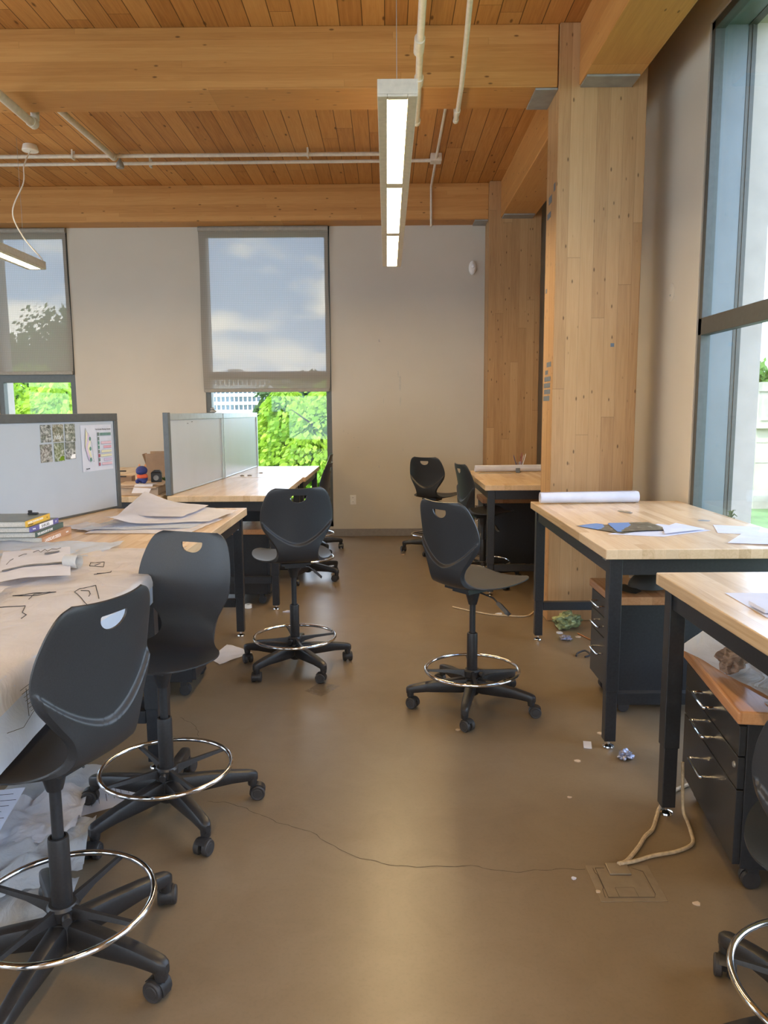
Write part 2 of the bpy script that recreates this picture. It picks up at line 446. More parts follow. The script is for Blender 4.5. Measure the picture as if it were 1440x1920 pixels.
def window_right(name, y0, y1, z0, z1, trz):
    t = bpy.data.objects.new(name, None); COL.objects.link(t); t['kind'] = 'structure'
    fw = .05; xa, xb = WX+.002, WX+.062
    m = MB()
    m.box(xa, y1-fw, z0, xb, y1, z1).box(xa, y0, z0, xb, y0+fw, z1).box(xa, y0, z0, xb, y1, z0+fw).box(xa, y0, z1-fw, xb, y1, z1)
    m.box(xa, y0, trz-.052, xb, y1, trz+.052)
    m.build('window_frame', 'frame', t, bevel=.003)
    for a, b in ((z0+fw-.01, trz-.045), (trz+.045, z1-fw+.01)):
        MB().box(WX+.034, y0+fw-.01, a, WX+.040, y1-fw+.01, b).build('glass_pane', 'glass', t)
    j = MB()
    j.box(WX+.062, y1-.012, z0, WX+.215, y1, z1).box(WX+.062, y0, z0, WX+.215, y0+.012, z1).box(WX+.062, y0, z1-.012, WX+.215, y1, z1).box(WX+.062, y0, z0, WX+.215, y1, z0+.012)
    j.build('jamb_panel', 'frame_in', t)
    k = MB()
    k.box(WX+.215, y1-.016, z0, WX+.262, y1, z1).box(WX+.215, y0, z0, WX+.262, y0+.016, z1).box(WX+.215, y0, z1-.016, WX+.262, y1, z1).box(WX+.235, y1-.021, z0, WX+.242, y1-.015, z1)
    k.build('jamb_trim', 'frame', t)
    return t
window_right('window_3', 1.15, 4.81, .14, 3.77, 2.018)
window_right('window_5', -2.6, .3, .14, 3.77, 2.018)
def window_plain(name, fixed, h, pos):
    t = bpy.data.objects.new(name, None); COL.objects.link(t); t['kind'] = 'structure'
    a0, a1, z0, z1 = h; m = MB(); g = MB()
    def b(mb, p, q, r, s_, d0, d1):
        if fixed == 'x': mb.box(pos+d0, p, r, pos+d1, q, s_)
        else: mb.box(p, pos+d0, r, q, pos+d1, s_)
    for p, q, r, s_ in ((a0,a0+.06,z0,z1),(a1-.06,a1,z0,z1),(a0+.06,a1-.06,z0,z0+.06),(a0+.06,a1-.06,z1-.06,z1),(a0+.06,a1-.06,1.95,2.05)): b(m,p,q,r,s_,-.09,-.03)
    m.build('window_frame','frame',t)
    b(g,a0+.05,a1-.05,z0+.05,z1-.05,-.064,-.058); g.build('glass_pane','glass',t)
for k, h in enumerate(wl): window_plain('window_%d' % (6+k), 'x', h, LX-.05)  # added windows in the left wall, out of view, for daylight
for k, h in enumerate(wre): window_plain('window_%d' % (9+k), 'y', h, RY-.05)  # rear windows out of view, likewise added to raise the daylight
# painted casing line at the window head and jamb
struct(MB().box(WX-.008, 4.81, .14, WX, 4.85, 3.81).box(WX-.008, 1.11, 3.77, WX, 4.81, 3.81).build('trim_1', 'wall', bevel=.002))

# beams and columns
def beam(mat, x0, y0, x1, y1, label):
    o = MB().box(x0, y0, BZ, x1, y1, CZ).build('timber_beam', mat, bevel=.006); return struct(o, label, 'beam')
beam('beam_x', LX, 8.85, 1.15, WY, 'glued timber beam running along the top of the back wall above the blinds')
beam('beam_x', LX, 5.35, 1.145, 5.71, 'glued timber beam crossing the ceiling in front, resting at its right end on the near column')
beam('beam_x', LX, .56, 1.145, .92, 'glued timber cross beam overhead out of the frame')
beam('beam_y', 1.28, .93, 1.645, 5.328, 'glued timber edge beam at upper right running from the near column toward the camera')
beam('beam_y', 1.28, 5.665, 1.645, 8.848, 'glued timber edge beam spanning between the near column and the far column')
def column(y, label):
    return struct(MB().box(1.15, y, 0, 1.735, y+.333, CZ).build('timber_column', 'column', bevel=.006), label, 'column')
column(5.332, 'wide near timber column with knots and grey tape, behind the right table with the paper roll')
column(8.785-.005, 'far timber column standing at the back wall behind the right far table')
column(.57, 'timber column beside the camera out of the frame')
def bracket(x0, y0, x1, y1, label):
    m = MB().box(x0, y0, BZ-.014, x1, y1, BZ)
    return tag(m.build('steel_bracket', 'steel', bevel=.003), label, 'bracket')
bracket(1.0, 5.36, 1.15, 5.70, 'grey steel bracket plate under the end of the front cross beam at the near column')
bracket(1.29, 5.16, 1.63, 5.332, 'grey steel bracket plate under the edge beam in front of the near column')
bracket(1.0, 8.86, 1.15, 9.10, 'grey steel bracket plate under the end of the back wall beam')
bracket(1.29, 8.61, 1.63, 8.779, 'grey steel bracket plate under the edge beam in front of the far column')

# ------------------------------------------------------------------ pipes and ceiling gear
def pipe(pts, r, label, extra=None, n=12):
    t = thing('ceiling_pipe', label, 'pipe')
    MB().tube(pts, r, n).build('pipe', 'pipe', t, smooth=True)
    if extra:
        for p, d, rr, ln in extra:
            p = Vector(p); d = Vector(d).normalized()
            MB().tube([p-d*ln/2, p+d*ln/2], rr, 14).build('coupling', 'pipe', t, smooth=True)
    return t
pipe([(.165,2.2,3.58),(.185,3.6,3.58),(.200,4.6,3.58),(.212,5.1,3.58),(.226,5.76,3.58),(.226,5.80,3.60),(.226,5.80,CZ-.002)], .021,
     'thicker white painted pipe under the front beam beside the pendant lamp', [((.196,4.62,3.58),(0,1,0),.031,.16),((.212,5.09,3.58),(0,1,0),.03,.10),((.226,5.78,3.585),(0,1,0),.028,.05)])
pipe([(.40,2.2,3.59),(.435,4.15,3.59),(.455,4.5,3.585),(.49,5.16,3.58),(.505,5.62,3.58),(.506,5.75,3.58),(.506,5.77,3.60),(.506,5.77,CZ-.002)], .0155,
     'thinner white painted pipe bending under the front beam, right of the thick one', [((.503,5.60,3.58),(0,1,0),.020,.07),((.506,5.755,3.582),(0,1,0),.020,.04)])
pipe([(.495,5.75,3.985),(.50,7.82,3.985),(.505,8.80,3.985),(.506,8.83,3.97),(.506,8.83,3.56)], .013, 'thin white conduit running back along the ceiling and down the back wall beam')
pipe([(LX+.01,7.69,3.975),(.07,7.69,3.975)], .019, 'upper of the two long white pipes crossing the ceiling bay')
pipe([(LX+.01,7.95,3.975),(.445,7.90,3.975)], .017, 'lower of the two long white pipes crossing the ceiling bay, ending at the junction box')
pipe([(-2.655,5.75,3.95),(-2.617,7.60,3.95),(-2.617,7.66,3.957)], .027, 'short thick white pipe slanting from the front beam to the crossing pipes', [((-2.617,7.64,3.952),(0,1,0),.033,.05)])
pipe([(-2.46,3.0,3.58),(-2.52,5.25,3.58),(-2.533,5.72,3.58),(-2.533,5.79,3.62),(-2.533,5.79,CZ-.002)], .030, 'thick white pipe with an elbow under the front beam at the left edge', [((-2.533,5.74,3.585),(0,1,0),.038,.06)])
def strap(x, y, label):
    t = MB().box(x-.008, y-.03, 3.955, x+.008, y-.022, CZ).box(x-.008,y+.022,3.955,x+.008,y+.03,CZ).box(x-.008,y-.03,3.945,x+.008,y+.03,3.954)
    tag(t.build('pipe_strap', 'pipe'), label, 'pipe strap', 'white straps holding the crossing pipes')
for x, y in ((-3.02,7.69),(-2.35,7.95),(-.75,7.69)):
    strap(x, y, {-3.02:'white pipe strap on the upper crossing pipe left of the slanting pipe', -2.35:'white pipe strap on the lower crossing pipe', -.75:'white pipe strap on the upper crossing pipe toward the lamp'}[x])
jb = MB().box(.445,7.84,3.955,.555,7.96,CZ).build('junction_box', 'pipe', bevel=.006)
tag(jb, 'square white junction box on the ceiling where two conduits meet', 'junction box')
tag(MB().lathe([(.0,-.0),(.035,0),(.04,.02),(.03,.05),(.012,.08)], 16).tube([(0,0,.08),(0,0,.14)],.006,6).build('beam_clamp','steel',loc=(-2.60,7.78,3.89),smooth=True), 'small dark metal clamp by the end of the slanting ceiling pipe', 'clamp')

def pendant(x, y0, y1, z, label, segs=3):
    t = thing('pendant_lamp', label, 'lamp', (x, y0, z))
    L = y1-y0; h = .075; w = .09
    m = MB(); lw = .045
    # open housing around the lens strip
    m.box(-w, 0, .012, w, L, h)
    m.box(-w, 0, 0, -lw, L, .012).box(lw, 0, 0, w, L, .012).box(-lw, 0, 0, lw, .04, .012).box(-lw, L-.03, 0, lw, L, .012)
    sl = (L-.07)/segs
    for i in range(1, segs): m.box(-lw, .04+i*sl-.05, 0, lw, .04+i*sl+.05, .012)
    m.build('lamp_housing', 'lampmetal', t, bevel=.003)
    for i in range(segs):
        MB().box(-lw, .04+i*sl+(.05 if i else 0), .002, lw, .04+(i+1)*sl-(.05 if i < segs-1 else 0), .010).build('lamp_lens', 'lens', t)
    MB().box(-.05,.06,h+.0005,.05,L-.06,h+.003).build('added_uplight','added_glow',t)  # added glowing strip, hidden above the housing, lights the deck
    for yy in (.25, L-.25):
        MB().tube([(0,yy,h),(0,yy,CZ-z)], .0016, 5).lathe([(.006,h),(.006,h+.03),(.002,h+.05)],8,Matrix.Translation((0,yy,0))).build('suspension_wire', 'steel', t)
    return t
pendant(.055, 3.57, 7.58, 2.9, 'long white linear pendant lamp with three lit lens sections above the aisle')
p2 = pendant(-3.40, 3.4, 7.60, 2.9, 'long white linear pendant lamp at the left with a white power cord')
MB().tube(smoothpts([(.04,4.13,CZ-2.9-.05),(.03,4.0,.9),(.06,3.9,.72),(-.02,3.82,.45),(.02,3.9,.25),(.11,4.05,.085),(.12,4.06,.06)],8),.006,8).build('power_cord','white',p2,smooth=True)
MB().lathe([(.0,CZ-2.9-.06),(.072,CZ-2.9-.058),(.075,CZ-2.9-.05),(.062,CZ-2.9-.002)],28,Matrix.Translation((.04,4.13,0))).build('ceiling_canopy','white',p2,smooth=True)
pendant(.055, -2.6, 1.4, 2.9, 'long white linear pendant lamp added unseen behind the camera')  # unseen lamp added to strengthen the warm lamplight
pendant(-3.40, -2.6, 1.4, 2.9, 'long white linear pendant lamp added unseen behind the camera at left')  # another out-of-view lamp, added for more warm light at left

# alarm, outlet, wall marks
al = thing('wall_alarm', 'small white oval alarm unit high on the back wall beside the far column', 'alarm', (1.006, WY, 3.16))
MB().lathe([(.0,.05),(.03,.048),(.048,.03),(.052,0)],20,Matrix.Rotation(rad(90),4,'X') @ Matrix.Diagonal((.85,1.55,1,1))).build('alarm_case','white',al,smooth=True)
MB().lathe([(.0,.028),(.014,.022),(.02,0)],14,Matrix.Translation((0,-.045,.01)) @ Matrix.Rotation(rad(90),4,'X')).build('strobe_lens','label',al,smooth=True)
ol = thing('wall_outlet', 'white electrical outlet low on the back wall right of the window', 'outlet', (-.419, WY, .448))
MB().box(-.036,-.007,-.058,.036,0,.058).build('cover_plate','white',ol,bevel=.003)
for dz in (.026,-.026):
    s_ = MB().lathe([(.0,.010),(.016,.010),(.017,.006)],18,Matrix.Translation((0,0,dz)) @ Matrix.Rotation(rad(90),4,'X')).build('socket','white',ol,smooth=True)
    MB().box(-.008,-.0112,dz-.003,-.005,-.0098,dz+.006).box(.005,-.0112,dz-.003,.008,-.0098,dz+.006).build('slot','ink',s_)
tag(MB().box(-.094,WY-.012,2.326,-.088,WY,2.35).box(-.094,WY-.012,2.326,-.075,WY-.006,2.331).build('wall_hook','steel'),'tiny bent hook left in the bare back wall under the lamp','hook')
def scuff(x, z, w, h, seed):
    random.seed(seed); m = MB(); P = []
    for k in range(10):
        a = 2*PI*k/10; r = .7+.5*random.random(); P.append((x+math.cos(a)*w*r, z+math.sin(a)*h*r))
    vs = [(p[0], WY-.0012, p[1]) for p in P]; m.add(vs, [tuple(range(10))]); return m
M['scuff'] = plain('wall_scuff', (.50, .475, .42), .8, nscale=40, var=.1)
for i, (x, z, w, h) in enumerate(((.156,1.84,.012,.11),(.16,1.62,.008,.06),(.135,1.95,.006,.05),(-.04,1.62,.005,.05),(-.52,1.28,.010,.008),(-.47,1.25,.006,.006),(-.40,1.2,.012,.006),(-.1,.85,.01,.02),(.19,1.05,.006,.02),(-.35,1.08,.015,.006))):
    struct(scuff(x, z, w, h, i).build('wall_scuff_mark', 'scuff'))

# blinds
def blind(x0, x1, z0, y, label):
    t = thing('roller_blind', label, 'blind', (0, y, 0))
    def f(u, v): return (x0+(x1-x0)*u + .006*math.sin(v*7+u*3), .004*math.sin(u*9)*v, 3.62-(3.62-z0)*v)
    MB().grid(f, 24, 24).build('blind_fabric', 'blind', t, smooth=True, angle=0)
    MB().box(x0+.01,-.012,z0-.006,x1-.01,.012,z0+.034).build('hem_bar','blindbar',t,bevel=.006)
    MB().lathe([(.03,x0),(.03,x1)],16,Matrix.Translation((0,0,3.61)) @ Matrix.Rotation(rad(90),4,'Y')).build('roller_tube','blindbar',t,smooth=True)
M['blindbar'] = plain('blind_hem', (.34, .31, .265), .7)
blind(-2.175, -.672, 1.752, WY-.035, 'grey mesh roller blind pulled most of the way down over the middle window')
blind(-4.66, -3.715, 1.972, WY-.025, 'grey mesh roller blind pulled half down over the left window')
blind(-6.85, -5.55, 1.9, WY-.03, 'grey mesh roller blind on the leftmost window outside the frame')

# ------------------------------------------------------------------ chair
def make_shell():
    K = np.array([(.250,.650,.150,.016),(.240,.650,.186,.018),(.20,.646,.212,.020),(.13,.638,.228,.023),(.05,.631,.231,.024),(-.03,.627,.221,.023),
      (-.10,.630,.194,.018),(-.145,.640,.156,.012),(-.18,.662,.128,.009),(-.203,.695,.118,.009),(-.213,.735,.129,.014),(-.217,.785,.162,.028),(-.222,.835,.194,.040),
      (-.229,.885,.205,.046),(-.238,.935,.201,.043),(-.249,.985,.189,.036),(-.259,1.025,.173,.030),(-.266,1.052,.152,.026),(-.270,1.067,.122,.022)])
    K[:,0] *= .88
    def cr(t):
        i = min(int(t), len(K)-2); f = t-i
        p0 = K[i-1] if i else 2*K[0]-K[1]; p1 = K[i]; p2 = K[i+1]; p3 = K[i+2] if i+2 < len(K) else 2*K[-1]-K[-2]
        return .5*(2*p1+(p2-p0)*f+(2*p0-5*p1+4*p2-p3)*f*f+(3*p1-p0-3*p2+p3)*f**3)
    nu, per = 76, 12; nt = (len(K)-1)*per
    front = []; rear = []
    sst = lambda x: (lambda y: y*y*(3-2*y))(min(1,max(0,x)))
    for j in range(nt+1):
        t = j/per; c = cr(t); d = cr(min(t+.02,len(K)-1))-cr(max(t-.02,0)); ty, tz = d[0], d[1]
        L = math.hypot(ty,tz); ty/=L; tz/=L
        ny, nz = tz, -ty            # normal toward the sitter
        if nz*1+0 < 0 and t < 8: ny, nz = -ny, -nz
        if t >= 8 and ny < 0: ny, nz = -ny, -nz
        fr = []; re = []
        for i in range(nu+1):
            u = -1+2*i/nu; u = math.sin(u*PI/2)*.35+u*.65
            x = u*c[2]; q = abs(u)**2.2*c[3]
            P = Vector((x, c[0]+ny*q, c[1]+nz*q))
            tb = 10.25+2.5*(abs(x)/.2)**1.7
            ridge = sst((tb-t)/.30+.5)*sst((t-6)/2.5)
            th = .0065+.016*ridge*(1-.35*sst((t-12)/2))
            edge = min(1, (1-abs(u))/.06)
            th = .005+(th-.005)*sst(edge)
            fr.append(P); re.append(P-Vector((0,ny,nz))*th)
        front.append(fr); rear.append(re)
    m = MB(); W = nu+1
    vs = [tuple(p) for r in front for p in r]+[tuple(p) for r in rear for p in r]; o = W*(nt+1); fs = []
    for j in range(nt):
        for i in range(nu):
            a = j*W+i; fs.append((a,a+1,a+W+1,a+W)); fs.append((o+a,o+a+W,o+a+W+1,o+a+1))
        for i in (0, nu):
            a = j*W+i; fs.append((a,a+W,o+a+W,o+a))
    for i in range(nu):
        for j in (0, nt):
            a = j*W+i; fs.append((a,a+1,o+a+1,o+a))
    m.add(vs, fs)
    sh = m.build('shell', 'poly')
    # hand slot
    arc = [(-.047,1.026),(-.044,1.0285),(.044,1.0285),(.047,1.026)]+[(.047*math.cos(a), 1.020-.033*math.sin(a)) for a in np.linspace(0,PI,16)]
    cu = MB().prism([(x,z) for x,z in arc], -.06, .06, Matrix.Translation((0,-.225,0)) @ Matrix.Rotation(rad(90),4,'X')).build('cut','poly')
    md = sh.modifiers.new('b','BOOLEAN'); md.operation='DIFFERENCE'; md.object=cu; md.solver='EXACT'
    dg = bpy.context.evaluated_depsgraph_get(); dg.update()
    me = bpy.data.meshes.new_from_object(sh.evaluated_get(dg))
    bpy.data.objects.remove(sh); bpy.data.objects.remove(cu)
    out = []
    for part in ('seat','backrest'):
        bm = bmesh.new(); bm.from_mesh(me)
        kill = [f for f in bm.faces if ((lambda c: c.z > .679 and c.y < -.1)(f.calc_center_median())) != (part=='backrest')]
        bmesh.ops.delete(bm, geom=kill, context='FACES')
        m2 = bpy.data.meshes.new(part); bm.to_mesh(m2); bm.free()
        m2.polygons.foreach_set('use_smooth',[True]*len(m2.polygons)); m2.set_sharp_from_angle(angle=rad(38))
        m2.materials.clear(); m2.materials.append(M['poly']); out.append(m2)
    return out
SEAT, BACK = make_shell()
def mesh_of(mb, name, mat, smooth=True, angle=35):
    o = mb.build(name, mat, smooth=smooth, angle=angle); me = o.data; bpy.data.objects.remove(o); return me
def leg_mesh():
    secs = []
    for x, w, z0, z1 in ((.015,.026,.075,.150),(.06,.026,.070,.148),(.14,.0245,.074,.142),(.24,.0225,.080,.131),(.30,.021,.078,.121),(.325,.019,.074,.116),(.338,.014,.074,.110),(.343,.008,.078,.104)):
        q = []; hz = (z1-z0)/2; mz = (z0+z1)/2
        for k in range(14):
            a = 2*PI*k/14; ca, sa = math.cos(a), math.sin(a)
            q.append((x, w*math.copysign(abs(ca)**.5,ca), mz+hz*math.copysign(abs(sa)**.55,sa)))
        secs.append(q)
    m = MB().loft(secs)
    m.lathe([(.017,.058),(.019,.075),(.019,.09)],14,Matrix.Translation((.322,0,0)))
    return mesh_of(m,'leg','nylon')
LEG = leg_mesh()
def caster_meshes():
    m = MB(); Rw = .0285
    for s in (-1,1):
        T = Matrix.Translation((.018, s*.017, Rw+.0005)) @ Matrix.Rotation(rad(90),4,'X')
        m.lathe([(.0,-.0105),(.016,-.0105),(.018,-.009),(Rw-.003,-.0105),(Rw,-.007),(Rw,.007),(Rw-.003,.0105),(.018,.009),(.016,.0105),(0,.0105)],24,T)
    wheel = mesh_of(m,'caster','wheel')
    h = MB(); h.tube([(.0,0,.035),(.0,0,.085)],.008,10)
    prof = [(.018+ (Rw+.004)*math.cos(a), (Rw)+(Rw+.004)*math.sin(a)) for a in np.linspace(rad(35),rad(200),12)]
    secs = []
    for x, z in prof:
        dx, dz = (x-.018), (z-Rw); l = math.hypot(dx,dz); ix, iz = .018+dx/l*(Rw+.0012), Rw+dz/l*(Rw+.0012)
        secs.append([(x,-.016,z),(x,.016,z),(ix,.016,iz),(ix,-.016,iz)])
    h.loft(secs); h.box(.0,-.005,.02,.03,.005,.05)
    hood = mesh_of(h,'caster_hood','nylon')
    return wheel, hood
WHEEL, HOOD = caster_meshes()
HUB = mesh_of(MB().lathe([(.022,.052),(.034,.06),(.044,.075),(.046,.12),(.042,.15),(.034,.155)],28),'base_hub','nylon')
COLM = mesh_of(MB().lathe([(.022,.10),(.0275,.11),(.0275,.378),(.026,.385),(.0205,.386),(.020,.38)],28),'column','nylon')
GAS = mesh_of(MB().lathe([(.0155,.30),(.0155,.60)],20),'gas_lift','black')
RING = mesh_of(MB().tube([(.240*math.cos(a),.240*math.sin(a),.19) for a in np.linspace(0,2*PI,72,endpoint=False)],.0088,12,closed=True),'foot_ring','chrome',angle=0)
COLLAR = mesh_of(MB().lathe([(.029,.152),(.041,.156),(.042,.185),(.036,.193),(.029,.193)],28),'ring_collar','nylon')
def spoke_mesh():
    secs = []
    for x, w, z0, z1 in ((.03,.014,.150,.190),(.06,.011,.163,.189),(.12,.009,.174,.189),(.20,.009,.179,.190),(.236,.010,.181,.190)):
        secs.append([(x,-w,z0),(x,w,z0),(x,w*.6,z1),(x,-w*.6,z1)])
    return mesh_of(MB().loft(secs),'ring_spoke','nylon')
SPOKE = spoke_mesh()
KNOB = mesh_of(MB().lathe([(.0,.018),(.012,.018),(.014,.014),(.014,.0),(.008,-.006),(.008,-.02)],16),'knob','nylon')
MECH = mesh_of(MB().box(-.085,-.115,.611,.085,.105,.624).box(-.06,-.085,.592,.06,.075,.612).lathe([(.021,.52),(.024,.53),(.036,.575),(.042,.593)],20),'seat_mechanism','black')
LEVER = mesh_of(MB().tube([(.02,.02,.585),(.10,.045,.565),(.135,.055,.535)],.0045,8).loft([[(x+dx*.5,y+dx*.9,z-dz) for dx,dz in ((-.015,.0),(0,.010),(.015,0),(0,-.010))] for x,y,z in ((.130,.052,.541),(.150,.060,.522),(.172,.069,.500),(.180,.072,.493))]),'adjust_lever','nylon')
def obj_of(me, parent, name=None, loc=(0,0,0), rot=(0,0,0)):
    o = bpy.data.objects.new(name or me.name, me); COL.objects.link(o); o.parent = parent; o.location = loc; o.rotation_euler = rot; return o
def make_chair(x, y, base, face, dz, label, seed, ring_rot=20):
    r = random.Random(seed)
    t = thing('drafting_chair', label, 'chair', (x,y,0), rad(face-90), 'black drafting chairs with chrome foot rings')
    br = rad(base-(face-90))
    obj_of(SEAT,t,loc=(0,0,dz)); obj_of(BACK,t,loc=(0,0,dz))
    obj_of(MECH,t,loc=(0,0,dz)); obj_of(LEVER,t,loc=(0,0,dz)); obj_of(GAS,t,loc=(0,0,dz))
    obj_of(COLM,t); obj_of(HUB,t)
    rg = obj_of(RING,t,rot=(0,0,br+rad(ring_rot)))
    obj_of(COLLAR,rg)
    for k in range(4): obj_of(SPOKE,rg,rot=(0,0,k*PI/2))
    obj_of(KNOB,rg,loc=(-.03,-.038,.172),rot=(rad(90),0,rad(-40)))
    for k in range(5):
        l = obj_of(LEG,t,rot=(0,0,br+k*2*PI/5))
        c = obj_of(WHEEL,l,loc=(.325,0,0),rot=(0,0,r.uniform(0,2*PI)))
        h = obj_of(HOOD,c)
    return t
# the hood belongs to the caster mesh: join it in so casters stay sub-parts
def join_caster():
    bm = bmesh.new(); bm.from_mesh(WHEEL); n = len(bm.faces); bm.from_mesh(HOOD)
    bm.faces.ensure_lookup_table()
    for f in bm.faces[n:]: f.material_index = 1
    bm.to_mesh(WHEEL); bm.free(); WHEEL.materials.append(M['nylon'])
join_caster()
_mk = make_chair
def make_chair(*a, **k):
    t = _mk(*a, **k)
    for l in t.children:
        for c in l.children:
            for h in list(c.children): bpy.data.objects.remove(h)
    return t
make_chair(-.896,1.905,50.7,159,0,'black drafting chair nearest the camera at lower left, its back to us',1)
make_chair(-.842,2.705,21,251,-.015,'black drafting chair second from the front on the left, tucked behind the nearest one',2)
make_chair(-.556,4.364,18,106,.03,'black drafting chair with its back to us at the corner of the left table',3,ring_rot=0)
make_chair(.432,3.772,41.5,38,.015,'lone black drafting chair standing in the aisle beside the right table',4,ring_rot=48)
make_chair(.50,8.10,37.5,60,-.035,'black drafting chair standing alone against the far back wall under the lamp',5)
make_chair(.84,6.60,10,14,-.01,'black drafting chair pulled up to the right far table, seen side on',6)
make_chair(-.737,6.815,41,176,-.01,'black drafting chair at the middle desk between the front desk chair and the window',7)
make_chair(-.83,8.18,17,184,-.01,'black drafting chair at the far end of the middle desks right beside the window',8)
make_chair(1.047,1.585,43.2,58,-.15,'black drafting chair cut off by the lower right corner of the picture',9)

# ------------------------------------------------------------------ tables and pedestals
def leg_parts(t, x, y, H, lo=.0):
    g = MB().box(x-.029,y-.029,.27,x+.029,y+.029,H).box(x-.0255,y-.0255,.035,x+.0255,y+.0255,.275).build('leg','black',t,bevel=.003)
    MB().lathe([(.024,.0),(.026,.004),(.024,.009),(.012,.014),(.006,.016),(.006,.036)],20,Matrix.Translation((x,y,0))).build('levelling_foot','chrome',g,smooth=True)
def table(x0, y0, x1, y1, H, label, th=.045, mat='maple_x', aisle=1, inset=.055, grommet=None, stretch=(0,1)):
    """aisle: +1 the x1 side faces the aisle, -1 the x0 side"""
    t = thing('work_table', label, 'table', (x0,y0,0), 0, 'butcher block work tables')
    W, D = x1-x0, y1-y0
    tp = MB().box(0,0,H-th,W,D,H).build('tabletop',mat,t,bevel=.004)
    i = inset; a = H-th-.001
    for xx in (i, W-i):
        for yy in (i, D-i): leg_parts(t, xx, yy, a)
    f = MB()
    for yy in (i, D-i): f.box(i+.03,yy-.02,a-.075,W-i-.03,yy+.02,a)
    for xx in (i, W-i): f.box(xx-.02,i+.03,a-.075,xx+.02,D-i-.03,a)
    f.build('apron','black',t,bevel=.002)
    for k in stretch:
        yy = (i, D-i)[k]; MB().box(i+.028,yy-.02,.205,W-i-.028,yy+.02,.26).build('stretcher','black',t,bevel=.002)
    if grommet:
        MB().lathe([(.0,H+.0004),(.03,H+.0006),(.032,H+.0002)],22,Matrix.Translation((grommet[0]-x0,grommet[1]-y0,0))).build('cable_grommet','steel',t,smooth=True)
    return t
tR = table(.94,3.21,1.905,4.94,.92,'work table by the tall window with a paper roll and map prints',grommet=(1.707,4.045))
table(.992,1.02,1.905,2.747,.92,'butcher block work table at the right edge nearest the camera, corner lit by the window',stretch=(0,))
table(.785,6.05,1.74,7.555,.92,'butcher block work table behind the near column with a long paper roll and pen cup')
tL = table(-2.15,3.16,-.95,5.06,.875,'butcher block work table on the left with big white sheets and the stack of books',th=.05)
table(-2.15,1.22,-.95,3.14,.875,'work table at lower left buried under draped tracing paper',th=.05)
table(-1.66,5.65,-.81,7.21,.89,'bare work table in the middle in front of the window, nearer of the two joined')
table(-1.60,7.23,-.785,8.72,.89,'bare work table in the middle right under the window, farther of the two joined')
table(-3.2,5.65,-1.715,8.7,.89,'cluttered work table behind the white dividers with cardboard on it')

MB().box(1.132,1.8135,.735,1.156,1.8165,.80).build('sticker','label',tL)
MB().box(.028,.10,.852,.036,.145,.874).build('apron_clip','steel',tR)
def pedestal(x, y, rz, w, d, h, label, tw=.042, mat='cherry'):
    t = thing('drawer_pedestal', label, 'cabinet', (x,y,0), rz, 'rolling drawer pedestals under the work tables')
    b0 = .085; b1 = h-tw
    MB().box(.022,.012,b0,d-.012,w-.012,b1).build('cabinet_body','black',t,bevel=.003)
    MB().box(-.012,0,b1,d,w,h).build('wood_top',mat,t,bevel=.006)
    H = b1-b0; cuts = [b0+.012, b0+H*.55, b0+H*.775, b1-.006]
    for k in range(3):
        z0, z1 = cuts[k], cuts[k+1]-.005
        dr = MB().box(.0,.016,z0,.022,w-.016,z1).build('drawer','black',t,bevel=.002)
        hz = z1-.075 if k == 0 else (z0+z1)/2+.012
        hw = min(.072, w*.15)
        MB().tube(smoothpts([(.0,w/2-hw,hz),(-.034,w/2-hw,hz),(-.042,w/2-hw+.008,hz),(-.042,w/2+hw-.008,hz),(-.034,w/2+hw,hz),(.0,w/2+hw,hz)],4),.0052,10).build('handle','chrome',dr,smooth=True)
    MB().lathe([(.0,.004),(.009,.004),(.010,0)],12,Matrix.Translation((0,.045,cuts[2]-.04)) @ Matrix.Rotation(rad(-90),4,'Y')).build('lock','steel',t,smooth=True)
    for xx in (.07,d-.06):
        for yy in (.06,w-.06):
            m = MB()
            for s in (-.012,.012): m.lathe([(.012,-.009),(.028,-.009),(.030,-.006),(.030,.006),(.028,.009),(.012,.009)],18,Matrix.Translation((xx,yy+s,.0305)) @ Matrix.Rotation(rad(90),4,'X'))
            m.box(xx-.012,yy-.02,.045,xx+.022,yy+.02,.086)
            m.build('caster','wheel',t,smooth=True)
    return t
pedestal(1.115,3.62,0,.44,.52,.605,'black drawer pedestal with wood top under the window table, a black cap on it')
pedestal(1.075,2.20,rad(-7.2),.645,.52,.605,'black drawer pedestal with reddish top and a crumpled brown bag, nearest right table')
pedestal(.89,6.97,0,.43,.55,.70,'black drawer pedestal under the table behind the near column')
pedestal(-1.03,4.32,PI,.45,.55,.605,'black drawer pedestal hidden under the left table with the books')
pedestal(-.95,7.95,PI,.45,.55,.605,'black drawer pedestal under the farther middle table near the window')
pedestal(-.93,6.28,PI,.45,.55,.605,'black drawer pedestal with wood top under the bare middle table')

# ------------------------------------------------------------------ dividers with photos, books
def divider(p0, p1, z0, z1, label, mat='boardframe', top=.05, post=.04):
    a = math.atan2(p1[1]-p0[1], p1[0]-p0[0]); L = math.hypot(p1[0]-p0[0], p1[1]-p0[1])
    t = thing('desk_divider', label, 'divider', (p0[0],p0[1],0), a)
    MB().box(.012,-.008,z0+.01,L-.012,.008,z1-.01).build('board_panel','board',t)
    MB().box(0,-.018,z1-top,L,.018,z1).box(0,-.018,z0,post,.018,z1-top).box(L-post,-.018,z0,L,.018,z1-top).box(post,-.012,z0,L-post,.012,z0+.012).build('divider_frame',mat,t,bevel=.003)
    return t, a
u = Vector((-.24,-.971)).normalized(); P0 = Vector((-1.85,5.10))
s0 = P0+u*-.045; s1 = P0+u*1.75
d1, a1 = divider(s0, s1, .877, 1.513, 'large pale desk divider at the left with photos and a planting chart')
